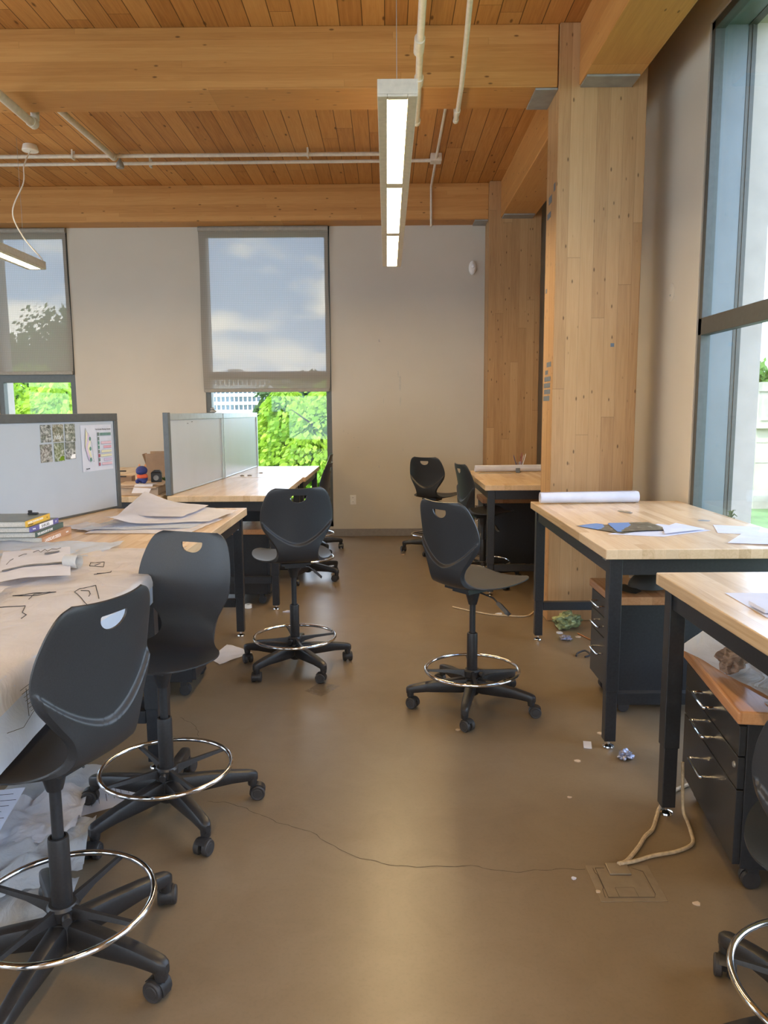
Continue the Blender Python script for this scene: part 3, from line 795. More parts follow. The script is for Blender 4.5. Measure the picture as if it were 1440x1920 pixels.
d2, a2 = divider((-1.655,5.70), (-1.56,7.15), .892, 1.508, 'pale desk divider with a dark frame end standing on the nearer middle table', mat='alu')
MB().box(-.02,-.021,.892,.03,.021,1.515).build('end_post','boardframe',d2,bevel=.003)
for xa, za in ((.45,1.425),(.56,1.436)):
    MB().box(xa,-.0098,za,xa+.03,-.0082,za+.004).build('marker_dash','ink',d2)
d3, a3 = divider((-1.558,7.17), (-1.50,8.70), .892, 1.505, 'pale desk divider joined on behind, next to the window', mat='alu')
# local frame on the left divider: s along u, front face toward +x
nrm = Vector((-u.y, u.x)); 
if nrm.x < 0: nrm = -nrm
def wbT(s, z, off=.0095):
    p = P0+u*s+nrm*off; return frame_T((p.x,p.y,z), (-u.x,-u.y,0), (0,0,1))
photos = [(.717,.625,1.449,1.347,(.20,.21,.20),'street scene'),(.610,.513,1.450,1.345,(.24,.22,.15),'zigzag fence'),(.498,.402,1.451,1.344,(.20,.22,.18),'garden path'),
          (.728,.627,1.336,1.230,(.26,.24,.22),'pale flowers'),(.606,.515,1.340,1.229,(.20,.24,.12),'bright lawn'),(.504,.407,1.342,1.235,(.22,.23,.23),'winding path')]
where = ['top left','top middle','top right','bottom left','bottom middle','bottom right']
for i, (sa, sb, zt, zb, tint, what) in enumerate(photos):
    T = wbT(sa, zb); w = sa-sb; h = zt-zb
    me = MB().box(0,0,0,w,h,.0012).build('photo_print', mat_photo('photo_%d' % i, i+1, tint))
    me.matrix_world = T
    tag(me, 'small garden photo print in the %s of the six pinned on the left divider' % where[i], 'photo', 'photo prints on the left divider')
    if i == 1:
        pts = [(.01+w*.8*k/8, .018+(.022 if k % 2 else 0), .0018) for k in range(9)]
        MB().tube(pts,.0016,5).build('zigzag_fence','label',me)
    if i in (4,5):
        MB().prism([(w*.45,.004),(w*.95,.004),(w*.95,.03),(w*.6,.028)],.0013,.0017).build('lawn_patch','leaf_bright' if i==4 else 'label',me)
pw, ph = .325, .295
pst = MB().grid(lambda a,b: (a*pw, b*ph, .001+.004*(1-b)*abs(a-.5)), 10, 10).build('planting_chart','paper',smooth=True,angle=0)
pst.matrix_world = wbT(.348, 1.145)
tag(pst,'white planting chart poster with pink and green bands on the left divider','poster')
def stain(n, col): M[n] = plain(n, col, .7, var=.05)
stain('pink',(.66,.46,.54)); stain('lilac',(.55,.46,.62)); stain('rose',(.62,.34,.42)); stain('cream',(.66,.64,.46)); stain('tealp',(.10,.24,.20)); stain('redp',(.32,.08,.12)); stain('slate',(.16,.20,.18))
def flat(poly, name, mat, par, z=.006): 
    return MB().prism(poly, z, z+.0004).build(name, mat, par)
flat([(.045,.27),(.09,.19),(.075,.15),(.10,.08),(.055,.115),(.03,.16),(.04,.22)],'plan_bed','cream',pst,.0056)
flat([(.065,.25),(.085,.225),(.075,.19),(.055,.155),(.07,.10),(.085,.065),(.065,.07),(.05,.105),(.035,.155),(.055,.20)],'plan_bed','lilac',pst,.0060)
for yy in (.075,.145,.208): flat([(.083+.011*math.cos(a),yy+.013*math.sin(a)) for a in np.linspace(0,2*PI,14,endpoint=False)],'plan_tree','tealp',pst,.0066)
MB().tube([(.045,.275,.006),(.10,.18,.006),(.115,.06,.006),(.06,.09,.006),(.028,.15,.006),(.045,.275,.006)],.0006,4).build('plan_outline','ink',pst)
for k,(cm,yy) in enumerate((('slate',.235),('slate',.205),('tealp',.178),('tealp',.150),('slate',.122),('redp',.095),('slate',.068),('redp',.040))):
    flat([(.165,yy-.011),(.182,yy-.011),(.182,yy+.011),(.165,yy+.011)],'swatch',cm,pst)
for k,(cm,yy,xa) in enumerate((('pink',.178,.20),('rose',.150,.225),('cream',.122,.20),('cream',.095,.19),('lilac',.068,.225),('pink',.040,.20))):
    flat([(xa,yy-.008),(.31,yy-.008),(.31,yy+.008),(xa,yy+.008)],'bloom_band',cm,pst)
    MB().tube([(xa,yy+.008,.0065),(.31,yy+.008,.0065)],.0005,4).tube([(xa,yy-.008,.0065),(.31,yy-.008,.0065)],.0005,4).build('band_rule','ink',pst)
for k in range(14):
    x = .19+k*.0088; flat([(x,.225),(x+.006,.225),(x+.006,.243),(x,.243)],'month_mark','tealp',pst)
text_mesh('Trial Garden Planting Calendar',.0135,'title_text','ink',pst,Matrix.Translation((.312,.262,.0062)),align='RIGHT')
text_mesh('Spring Mix',.009,'footer_text','ink',pst,Matrix.Translation((.03,.016,.0062)),bold=.0004)

def book(x, y, z, L, W, th, rz, spine, cover, label, texts, pages='pages'):
    """spine along +Y at x=0 facing +X; pages extend to -X"""
    t = thing('book', label, 'book', (x,y,z), rz)
    c = .0025
    MB().box(-W,0,0,0,L,c).box(-W,0,th-c,0,L,th).build('cover',cover,t,bevel=.0008)
    MB().box(-.004,0,0,.0005,L,th).build('spine',spine,t,bevel=.0008)
    MB().box(-W+.006,.005,c,-.004,L-.005,th-c).build('page_block',pages,t)
    for (txt, size, off, zz, mat, sx) in texts:
        text_mesh(txt,size,'spine_title',mat,t,frame_T((.0009,off,zz),(0,1,0),(0,0,1)),bold=.0004,sx=sx)
    return t
book(-1.698,3.66,.8755,.355,.30,.0370,rad(1),'tanbook','tanbook','thick tan book with white lettering at the bottom of the stack',[('LANDSCAPE DESIGN',.0225,.025,.0085,'label',.92),('Booth',.013,.285,.014,'label',.9)])
book(-1.722,3.645,.9130,.345,.30,.0275,rad(2),'greenbook','greycover','dark green book third from the top of the stack',[('THE LANDSCAPE OF ROME',.0165,.018,.0085,'label',.92)])
b3 = book(-1.742,3.63,.9410,.335,.30,.0270,rad(1),'purplebook','greycover','violet book with a handwritten white label on its spine, second from top',[('Planting',.010,.03,.010,'label',1),('t+',.016,.295,.008,'label',1)])
MB().box(.0005,.105,.002,.0012,.265,.0255).build('paper_label','label',b3)
text_mesh('SHRUBS',.0215,'spine_label_text','ink',b3,frame_T((.0016,.125,.006),(0,1,0),(0,0,1)),sx=1.25)
b4 = book(-1.755,3.62,.9685,.30,.31,.0295,rad(3),'yellowbook','greycover','yellow spined book lying on top of the stack',[('PLANTING THE NATURAL GARDEN',.0135,.022,.013,'label',.86),('Oudolf and Gerritsen',.007,.022,.005,'ink',1),('t+',.012,.255,.010,'ink',1)])
kt = MB().box(0,0,0,.05,.022,.010).box(.0,.005,.010,.02,.017,.022).build('eraser','ink',loc=(-1.86,3.86,.9982),bevel=.003)
tag(kt,'small dark eraser lying on the top book','eraser')

# ------------------------------------------------------------------ papers
def lerp(a,b,t): return a+(b-a)*t
def sheet(quad, z, amp, label, name='paper_sheet', mat='paper', nu=22, nv=22, seed=0, freq=4.0, lift=None, group=None, base=True, minz=None):
    q = [Vector((*p,0)) for p in quad]
    def f(u_, v_):
        p = (q[0]*(1-u_)+q[1]*u_)*(1-v_)+(q[3]*(1-u_)+q[2]*u_)*v_
        n_ = noise.noise(Vector((p.x*freq+seed*5.1,p.y*freq,seed*2.7))); n2 = noise.noise(Vector((p.x*freq*2.7,p.y*freq*2.7+seed,seed)))
        zz = amp*(abs(n_)+.35*abs(n2))
        if lift: zz += lift(u_,v_)
        return (p.x,p.y,z+zz)
    m = MB().grid(f,nu,nv); c = sum((Vector(v) for v in m.v),Vector())/len(m.v); c.z = z
    m.v = [tuple(Vector(v)-c) for v in m.v]
    o = m.build(name,mat,smooth=True,angle=0,loc=tuple(c))
    o['_c'] = 0; del o['_c']
    tag(o,label,'paper',group); return o, c
# big white sheets on left table
g_left = 'loose sheets on the left table'
sheet([(-1.62,3.98),(-1.06,3.97),(-.99,4.50),(-1.66,4.75)],.8765,.012,'lowest white sheet of the loose pile on the left table, nearest edge toward the camera',seed=1,group=g_left)
sheet([(-1.70,4.06),(-1.10,4.12),(-1.00,4.80),(-1.55,4.95)],.8800,.014,'white tracing sheet in the middle of the loose pile on the left table',mat='trace2',seed=2,group=g_left)
sheet([(-1.58,4.16),(-1.03,4.32),(-.955,4.76),(-1.42,5.00)],.8900,.016,'large white sheet on top of the pile on the left table reaching the table edge',seed=3,group=g_left,
      lift=lambda u_,v_: .045*math.exp(-((u_)/.18)**2)*(1-v_)+.012*v_*(1-u_))
sheet([(-1.60,4.42),(-1.20,4.36),(-1.16,4.86),(-1.62,5.00)],.9120,.012,'curling white sheet raised at its far left corner on the paper pile',seed=4,group=g_left,
      lift=lambda u_,v_: .05*math.exp(-((u_)/.3)**2)*v_+.03*(1-u_)*v_)
sheet([(-1.85,4.20),(-1.62,4.02),(-1.55,4.22),(-1.78,4.42)],.8765,.018,'small crumpled white sheet behind the stack of books',seed=5,group=g_left)
for k,(x,y) in enumerate(((-1.36,4.03),(-1.12,4.06),(-1.16,3.99),(-1.01,4.74))):
    pass
# draped tracing paper on the near left table
def drape(quad_x, y0, y1, z, hang, label, mat, seed, amp, name='tracing_paper', edge=-.945, farfn=None):
    x0 = quad_x
    rad_ = .018
    def f(u_, v_):
        yy = lerp(y0,y1,v_)
        L = (edge-x0)+hang(yy); s = u_*L; n_ = abs(noise.noise(Vector((s*3.1+seed,yy*2.6,seed))))*amp+abs(noise.noise(Vector((s*9+seed,yy*7,seed*2))))*amp*.6
        if s < edge-x0: return (x0+s, yy, z+n_)
        h = s-(edge-x0); k = min(1,h/.03)
        return (edge+.012*k+n_*.5+.03*max(0,h-.05), yy, z+n_*(1-k)-max(0,h-.006))
    o = MB().grid(f,70,100).build(name,mat,smooth=True,angle=0); tag(o,label,'paper'); return o
drape(-1.45,1.35,2.92,.8765,lambda y: .11+.09*(2.9-y),'bluish drawing sheet hanging over the edge of the near left table, under the pinkish one','trace2',11,.006)
o1 = drape(-2.05,1.30,3.50,.8790,lambda y: .02+.022*math.sin(y*5)+.05*max(0,min(1,(3.1-y)/1.2)),'large wrinkled pinkish tracing sheet spread across the near left table','trace',12,.018)
drape(-2.1,3.30,3.66,.8780,lambda y: -.35,'rolled back far edge of tracing paper lying in front of the books','trace2',13,.03)
def ink(lines, par, zf, r=.0014, mat='ink', name='pen_stroke'):
    for L in lines:
        m = MB(); P = []
        for a,b in zip(L[:-1],L[1:]):
            for k in range(6): P.append((lerp(a[0],b[0],k/6),lerp(a[1],b[1],k/6)))
        P.append(L[-1]); m.tube([(x,y,zf(x,y)) for x,y in P],r,4).build(name,mat,par)
def z12(x,y):
    s = x+2.05; n_ = abs(noise.noise(Vector((s*3.1+12,y*2.6,12))))*.018+abs(noise.noise(Vector((s*9+12,y*7,24))))*.018*.6
    return .8790+n_+.0012
ink([[(-1.239,3.077),(-1.274,3.177),(-1.218,3.186),(-1.185,3.086),(-1.239,3.077)],[(-1.226,3.10),(-1.222,3.15)],[(-1.166,2.932),(-1.12,2.955),(-1.108,2.96),(-1.121,3.001)],[(-1.16,2.95),(-1.13,2.95)],
     [(-1.113,2.618),(-1.124,2.69),(-1.108,2.715),(-1.084,2.739),(-1.05,2.66),(-1.037,2.632),(-.994,2.532)],[(-1.113,2.618),(-.996,2.44)],[(-1.10,2.64),(-1.07,2.64),(-1.05,2.60),(-1.04,2.56)],
     [(-1.30,2.40),(-1.271,2.406),(-1.196,2.424),(-1.172,2.352),(-1.149,2.332),(-1.145,2.289)],[(-1.33,2.25),(-1.25,2.28)],[(-1.32,2.2),(-1.27,2.2)],
     [(-1.20,2.62),(-1.24,2.58),(-1.22,2.50)],[(-1.30,2.55),(-1.24,2.60),(-1.18,2.62),(-1.22,2.56),(-1.30,2.55)]],o1,z12)
so, sc = sheet([(-1.44,2.70),(-1.21,2.82),(-1.47,3.44),(-1.72,3.32)],.9010,.008,'white sheet with grey marker strokes lying on top of the tracing paper',seed=6,freq=5,lift=lambda a,b: .01*math.sin(a*PI)*(1-b))
def plan_z(x,y): return .012+.02
def on(u_,v_,q=((-1.44,2.70),(-1.21,2.82),(-1.47,3.44),(-1.72,3.32))):
    p = [Vector((*k,0)) for k in q]; r = (p[0]*(1-u_)+p[1]*u_)*(1-v_)+(p[3]*(1-u_)+p[2]*u_)*v_
    n_ = noise.noise(Vector((r.x*5+30.6,r.y*5,16.2))); n2 = noise.noise(Vector((r.x*13.5,r.y*13.5+6,6)))
    return Vector((r.x,r.y,.9010+.008*(abs(n_)+.35*abs(n2))+.01*math.sin(u_*PI)*(1-v_)+.004))-sc
def strip(uv0, uv1, w, name, mat):
    def f(a,b):
        u_ = lerp(uv0[0],uv1[0],a); v_ = lerp(uv0[1],uv1[1],a)+(b-.5)*w; return tuple(on(u_,v_))
    return MB().grid(f,12,2).build(name,mat,so)
strip((.35,.35),(.90,.40),.05,'marker_stroke','marker'); strip((.06,.30),(.36,.36),.045,'marker_stroke','marker'); strip((.62,.76),(.84,.80),.06,'marker_stroke','marker')
for uv in (((.45,.86),(.52,.93),(.56,.84),(.62,.95),(.66,.86),(.72,.93),(.80,.90),(.86,.95)),((.1,.5),(.14,.62),(.18,.66)),((.25,.72),(.32,.80),(.36,.80))):
    MB().tube([tuple(on(u_,v_)) for u_,v_ in uv],.0012,4).build('pen_stroke','ink',so)
sheet([(-1.80,2.40),(-1.46,2.50),(-1.62,3.00),(-1.94,2.90)],.9080,.03,'crumpled translucent tracing sheet beside the marked one on the near left table',mat='bag',seed=8,freq=6)
sheet([(-1.70,2.30),(-1.30,2.40),(-1.36,2.66),(-1.74,2.62)],.8985,.03,'creased strip of tracing paper at the front of the marked sheet',mat='trace',seed=9,freq=7)
rp = thing('paper_roll','small end of a rolled paper beside the marker drawing','paper roll',(-1.262,3.03,.9165),rad(-12))
MB().tube([(-.06,.0,0),(.0,0,0)],.028,18,caps=False).tube([(-.06,0,0),(-.002,0,0)],.022,18,caps=False).build('roll_sheet','bag',rp,smooth=True)
# lines on the hanging drawing
hd = bpy.data.objects.get('tracing_paper')
for k in range(7): MB().tube([(-.916,1.80+.008*k,.835-.012*k),(-.916,1.86+.01*k,.835-.012*k)],.0009,4).build('pen_stroke','ink',hd)
MB().tube([(-.916,1.83,.83),(-.916,1.835,.755)],.0009,4).build('pen_stroke','ink',hd)
MB().tube([(-.914,1.72,.76),(-.914,1.80,.74),(-.914,1.92,.78)],.0008,4).build('pen_stroke','ink',hd)

# things on the window table
pr = thing('paper_roll','white roll of drawing paper across the far end of the window table','paper roll',(.975,4.805,.9605),rad(3.2))
def spiral(r0, r1, turns, n): return [((r0+(r1-r0)*k/n)*math.cos(2*PI*turns*k/n),(r0+(r1-r0)*k/n)*math.sin(2*PI*turns*k/n)) for k in range(n+1)]
def roll_mesh(L, r0, r1, turns, flare=.0):
    m = MB(); P = spiral(r0,r1,turns,int(40*turns))
    m.grid(lambda a,b: (a*L, P[int(round(b*(len(P)-1)))][0]*(1+flare*a), P[int(round(b*(len(P)-1)))][1]*(1+flare*a)), 14, len(P)-1)
    return m
roll_mesh(.635,.022,.036,3.2,.10).build('rolled_sheet','paper',pr,smooth=True,angle=0)
pn = thing('pen','grey mechanical pencil lying on the window table','pen',(1.356,4.425,.9255),rad(-63))
MB().tube([(0,0,0),(.004,0,0),(.02,0,0),(.11,0,0)],[.001,.002,.0045,.0045],10).build('pen_barrel','steel',pn,smooth=True)
MB().tube([(.06,0,.006),(.105,0,.007)],.0012,6).tube([(.11,0,0),(.122,0,0)],.0025,8).build('pen_clip','chrome',pn,smooth=True)
g_win = 'map prints on the window table'
sheet([(1.06,3.60),(1.30,3.52),(1.60,3.70),(1.42,3.93)],.9212,.002,'white drawing sheet under the map prints on the window table',seed=21,group=g_win)
sheet([(.972,3.865),(1.13,3.60),(1.26,3.70),(1.10,3.94)],.9238,.002,'print with a blue river strip at the left of the fan of map prints',mat='map',seed=22,group=g_win)
sheet([(1.12,3.64),(1.40,3.70),(1.37,3.96),(1.15,3.93)],.9265,.003,'dark aerial map print in the middle of the fan on the window table',mat='map',seed=23,group=g_win)
sheet([(1.32,3.56),(1.57,3.70),(1.50,3.90),(1.38,3.76)],.9292,.003,'pale line drawing at the right of the fan of map prints',seed=24,group=g_win)
sheet([(1.597,3.62),(1.76,3.57),(1.895,3.80),(1.685,3.88)],.9212,.003,'white sheet with faint lines near the window edge of the table',seed=25,group='blank sheets by the window')
sheet([(1.515,3.33),(1.80,3.24),(1.90,3.55),(1.76,3.67)],.9245,.004,'blank white sheet at the near right corner of the window table',seed=26,group='blank sheets by the window')
# on the nearest right table
g_r2 = 'sheets on the nearest right table'
sheet([(1.09,2.12),(1.42,2.10),(1.46,2.40),(1.10,2.42)],.9212,.002,'large white drawing along the edge of the nearest right table',seed=27,group=g_r2)
sheet([(1.06,1.98),(1.36,1.78),(1.55,2.05),(1.20,2.14)],.9225,.002,'white sheet overlapping the edge side of the nearest right table',seed=28,group=g_r2)
sf = MB().box(0,0,0,.30,.09,.012).build('folded_sheet','paper',loc=(1.10,2.155,.9245),rot=(rad(3),0,rad(4)),bevel=.002)
tag(sf,'thin white foam board strip lying on the nearest right table','board')
# on the far right table
r3 = thing('paper_roll','long white and blue drawing roll on the table behind the near column','paper roll',(.845,7.30,.957),rad(3))
roll_mesh(.80,.022,.034,2.4).build('rolled_sheet','paper',r3,smooth=True,angle=0)
MB().box(.0,0,0,.34,.028,.003).build('scale_ruler','alu',loc=(.87,7.14,.9212),rot=(0,0,rad(6)))
tag(bpy.data.objects['scale_ruler'],'silver ruler in front of the long paper roll','ruler')
tag(MB().box(-.02,-.012,0,.02,.012,.045).build('eraser_block','tape',loc=(1.25,7.235,.9205),bevel=.004),'small blue block leaning against the long paper roll','eraser')
cup = thing('pen_cup','clear cup full of pens and brushes on the table behind the near column','cup',(1.30,7.44,.9205))
MB().lathe([(.028,0),(.034,.09),(.033,.09),(.027,.004)],20,caps=False).lathe([(.0,.002),(.028,.002)],20,caps=False).build('cup_body','film',cup,smooth=True)
for k,(dx,dy,mt) in enumerate(((-.05,.0,'navy'),(-.02,.01,'pencil'),(.015,-.01,'redp'),(.035,.01,'label'),(.05,-.005,'label'),(.03,.0,'pencil'))):
    q = MB().tube([(dx*.35,dy*.35,.006),(dx*1.1,dy*1.1,.14+.012*(k%3)),(dx*1.2,dy*1.2,.16+.012*(k%3))],[.0035,.0035,.001],6).build('pen',mt,loc=(1.30,7.44,.9205))
    tag(q,['navy brush leaning left in the clear pen cup','brown pencil upright in the clear pen cup','dark red pen in the clear pen cup','white pen leaning right in the clear pen cup','long white brush leaning farthest right in the clear pen cup','second brown pencil leaning right in the clear pen cup'][k],'pen','pens in the clear cup')
for k in range(3):
    tag(MB().box(0,0,0,.2,.10,.012).build('notebook','paper',loc=(1.37+.04*k,7.43,.9205+.0125*k),rot=(0,0,rad(4*k-3)),bevel=.002),['lowest white notebook stacked by the near column','middle white notebook stacked by the near column','topmost white notebook stacked by the near column'][k],'notebook','notebooks by the near column')

# on the pedestal tops
def crumple(name, r, sx, sy, sz, mat, loc, label, cat, seed, amp=.35, rz=0, sub=4):
    bm = bmesh.new(); bmesh.ops.create_icosphere(bm,subdivisions=sub,radius=1)
    for v in bm.verts:
        p = v.co.normalized(); n_ = noise.noise(p*2.1+Vector((seed,0,0))); n2 = noise.voronoi(p*2.6+Vector((0,seed,0)))[0][0]
        v.co = p*(1+amp*n_-amp*.7*n2)
    me = bpy.data.meshes.new(name); 
    lo = min(v.co.z for v in bm.verts)
    for v in bm.verts: v.co = Vector((v.co.x*r*sx,v.co.y*r*sy,max((v.co.z-lo)*r*sz-.004, 0)))
    bm.to_mesh(me); bm.free(); me.materials.append(M[mat]); o = bpy.data.objects.new(name,me); COL.objects.link(o); o.location = loc; o.rotation_euler=(0,0,rz)
    return tag(o,label,cat)
# black cap
cp = thing('baseball_cap','black cap lying on the pedestal under the window table','cap',(1.33,3.79,.606),rad(195))
def dome(u_,v_):
    a = 2*PI*u_; b = v_*PI/2; r = math.cos(b)
    return (.105*r*math.cos(a), .085*r*math.sin(a), .012+.085*math.sin(b)*(1-.12*math.cos(a)))
MB().grid(dome,32,10).build('cap_crown','capcloth',cp,smooth=True,angle=0)
MB().grid(lambda a,b: (.07+.085*b*math.cos((a-.5)*2.2)+.02, .085*math.sin((a-.5)*2.6)*(1+.1*b), .012-.008*b+.006*math.cos((a-.5)*3)),16,6).build('cap_brim','capcloth',cp,smooth=True,angle=0)
MB().lathe([(.0,.006),(.006,.004),(.007,0)],10,Matrix.Translation((0,0,.097))).build('cap_button','capcloth',cp,smooth=True)
ped = math.radians(-7.2)
sheet([(1.115,2.82),(1.30,2.86),(1.58,2.30),(1.22,2.24)],.6065,.012,'large crumpled pale cloth like sheet on the reddish pedestal top',name='wrapping_paper',mat='bag',seed=31,freq=5,
      lift=lambda a,b: .10*a*(1-b)**2)
cb = crumple('paper_bag',.062,1.15,.8,.75,'brownbag',(1.185,2.52,.617),'crumpled brown paper bag on the reddish pedestal top','bag',3.3,.45,rad(30))
MB().tube([(.0,.01,.06),(.004,.012,.085),(.0,.016,.10)],.003,6).build('twist_tie','brownbag',cb)
crumple('crumpled_wrap',.055,1.5,1.1,.8,'bag',(1.36,2.33,.617),'second pale crumpled wrapper at the right of the brown bag','wrapper',8.1,.4)
tg = thing('paper_tag','small cream card with a black ring on the near corner of the reddish pedestal top','tag',(1.17,2.215,.607),rad(-7))
MB().box(0,0,0,.10,.06,.001).build('card','paper',tg)
MB().tube([(.05+.012*math.cos(a),.02+.009*math.sin(a),.004) for a in np.linspace(0,2*PI,20,endpoint=False)],.003,6,closed=True).build('ring','ink',tg,smooth=True)

# cluttered far left table
bx = thing('cardboard_box','open brown cardboard box with its flaps up behind the white divider','box',(-1.93,6.55,.89),rad(8))
MB().box(-.14,-.11,.0,.14,-.106,.18).box(-.14,.106,0,.14,.11,.18).box(-.14,-.106,0,-.136,.106,.18).box(.136,-.106,0,.14,.106,.18).box(-.136,-.106,0,.136,.106,.004).build('box_body','card',bx)
MB().box(-.14,-.002,0,.14,.002,.11,Matrix.Translation((0,.108,.18)) @ Matrix.Rotation(rad(-12),4,'X')).build('flap','card',bx)
MB().box(-.002,-.105,0,.002,.105,.10,Matrix.Translation((-.138,0,.18)) @ Matrix.Rotation(rad(-18),4,'Y')).build('flap','card',bx)
MB().box(-.14,-.002,0,.14,.002,.10,Matrix.Translation((0,-.108,.18)) @ Matrix.Rotation(rad(8),4,'X')).build('flap','card',bx)
def carton(x,y,z,w,d,h,rz,mat,label,name='cardboard_sheet'):
    tag(MB().box(0,0,0,w,d,h).build(name,mat,loc=(x,y,z),rot=(0,0,rz),bevel=.002),label,'cardboard')
carton(-2.27,5.70,.891,.52,.42,.055,rad(3),'card2','pale flat carton on the cluttered table behind the dividers, lowest one')
carton(-2.25,5.72,.947,.50,.36,.012,rad(-4),'card','tan cardboard sheet on top of the pale carton')
carton(-2.06,5.74,.960,.34,.30,.010,rad(8),'card2','top cardboard sheet under the blue and orange plush')
carton(-2.75,6.25,.891,.62,.10,.10,rad(2),'card','long low brown carton at the back of the cluttered table')
MB_ = MB().tube([(-.3,0,.0),(.25,.0,.0)],.006,6).tube([(-.3,0,.045),(.25,0,.045)],.006,6).tube([(-.3,0,0),(-.3,0,.045)],.006,6).build('wire_frame','ink',loc=(-2.40,6.20,.995))
tag(MB_,'thin black wire frame resting on the long carton','frame')
sheet([(-1.92,5.63),(-1.79,5.64),(-1.78,5.85),(-1.93,5.85)],.972,.004,'white sheet hanging from the cartons behind the left divider',seed=33,lift=lambda a,b:-.055*max(0,1-b*2.2))
pl = thing('plush_toy','small blue and orange plush toy sitting on the cartons','toy',(-1.905,5.86,.9705),rad(-100))
def blob(name, mat, c, sx, sy, sz, par, n=18):
    m = MB().lathe([(math.sin(a)*1.0+1e-4, -math.cos(a)) for a in np.linspace(0,PI,12)],n,Matrix.Translation(c) @ Matrix.Diagonal((sx,sy,sz,1)),caps=False)
    return m.build(name,mat,par,smooth=True,angle=0)
blob('body','navy',(0,0,.035),.035,.04,.036,pl); blob('shirt','orange',(.004,0,.055),.038,.043,.026,pl); h = blob('head','navy',(.01,0,.10),.05,.042,.036,pl); blob('muzzle','navy',(.045,0,.092),.03,.026,.02,pl)
for s in (-1,1): blob('ear','peach',(-.005,s*.025,.138),.008,.007,.012,pl,8)
blob('crest','peach',(-.03,0,.125),.016,.008,.008,pl,8)
for s in (-1,1): blob('foot','navy',(.03,s*.028,.018),.026,.014,.0175,pl,10)
bp = thing('speaker_box','small black speaker box beside the plush toy','speaker',(-1.83,5.97,.9705),rad(10))
MB().box(-.04,-.03,0,.04,.03,.075).prism([(-.04,.075),(.04,.075),(.025,.095),(-.015,.095)],-.03,.03,Matrix.Rotation(rad(90),4,'X')).build('case','black',bp,bevel=.004)
MB().lathe([(.0,.002),(.02,.004),(.022,0)],16,Matrix.Translation((.0,-.03,.035)) @ Matrix.Rotation(rad(90),4,'X')).build('speaker_cone','steel',bp,smooth=True)
pv = thing('potted_plant','small dark plant pot behind the divider beside the cardboard box','plant',(-1.80,6.15,.891))
MB().lathe([(.025,0),(.035,.06),(.033,.06)],16).build('pot','black',pv,smooth=True)
m = MB()
for k in range(14):
    a = k*2.4; m.tube([(0,0,.05),(.02*math.cos(a),.02*math.sin(a),.08),(.05*math.cos(a),.05*math.sin(a),.095+.01*(k%3))],[.004,.008,.001],5)
m.build('leaves','leaf_dark',pv,smooth=True)
tag(MB().tube(smoothpts([(-.2,0,.0),(-.1,.02,.02),(-.06,.03,.06),(.02,.02,.07),(.1,.04,.075)],6),.004,6).build('power_cable','ink',loc=(-2.42,5.78,.964)),'thin black cord trailing over the cartons','cord')
tag(roll_mesh(.42,.03,.045,1.4).build('kraft_roll','card2',loc=(-1.82,6.98,.92),rot=(0,rad(-62),rad(35)),smooth=True,angle=0),'beige kraft paper roll leaning behind the cardboard box','paper roll')
orn = thing('desk_ornament','small grey ornament perched on the top edge of the middle divider','ornament',(-1.578,6.92,1.508))
blob('ornament_body','steel',(0,0,.014),.03,.02,.014,orn); blob('ornament_head','steel',(-.006,0,.036),.018,.015,.012,orn)
for k,(x,y) in enumerate(((-1.43,7.42),(-1.36,7.44),(-1.30,7.75))):
    tag(MB().lathe([(.012,0),(.014,.006),(.006,.010)],12,Matrix.Diagonal((1.6,1,1,1))).build('table_scrap','steel',loc=(x,y,.8905),smooth=True),['left of two dark scraps on the far middle table','right of two dark scraps on the far middle table','thin dark scrap farther back on the far middle table'][k],'scrap')

# ------------------------------------------------------------------ floor details
fb = thing('floor_box','square metal floor outlet box with a hinged lid set in the concrete','floor box',(.665,2.178,0))
MB().box(-.008,-.006,0,.20,.182,.0022).build('box_rim','brass',fb,bevel=.001)
lid = MB().box(.02,.012,.0022,.165,.165,.0036).build('box_lid','brass',fb,bevel=.0008)
MB().box(.055,.015,.0036,.115,.060,.0042).build('finger_plate','brass',fb)
MB().box(.058,.125,.0036,.128,.185,.010).build('cable_door','brass',fb,bevel=.002)
def groove(par, lines):
    m = MB()
    for L in lines: m.tube([(x,y,.0038) for x,y in L],.0008,4)
    m.build('lid_seam','dirt',par)
groove(fb,[[(.02,.012),(.165,.012),(.172,.03),(.172,.145),(.14,.165)],[(.01,.012),(.012,.05),(.018,.06),(.018,.13),(.012,.14),(.012,.165)],[(.055,.015),(.055,.060),(.115,.060),(.115,.015)],[(.058,.185),(.058,.125),(.128,.125)],[(.02,.012),(.02,.165),(.05,.165)]])
def cable(pts, r, label):
    o = MB().tube(smoothpts(pts,8),r,8).build('floor_cable','cable',smooth=True); tag(o,label,'cable'); return o
cable([(.765,2.352,.012),(.80,2.375,.0085),(.865,2.455,.0085),(.91,2.52,.0085),(.955,2.57,.0085),(1.0,2.655,.0085),(1.035,2.72,.009),(1.12,2.83,.010),(1.25,2.92,.010)],.0075,'tan cable running straight from the floor box to the nearest right table leg')
cable([(.775,2.354,.012),(.83,2.375,.0085),(.90,2.405,.0085),(.99,2.43,.0085),(1.06,2.475,.0085),(1.085,2.55,.0085),(1.10,2.62,.0085),(1.107,2.68,.03),(1.105,2.70,.20)],.0065,'braided tan cable looping from the floor box around behind the table leg')
cable([(.50,5.72,.007),(.62,5.60,.007),(.75,5.50,.007),(.86,5.46,.007),(1.02,5.44,.007),(1.12,5.60,.007)],.006,'tan cable on the floor from the aisle toward the near column')
cr = [(-.72,2.80),(-.62,2.78),(-.52,2.70),(-.40,2.64),(-.28,2.56),(-.16,2.45),(0,2.36),(.12,2.37),(.26,2.35),(.40,2.34),(.52,2.33),(.64,2.35)]
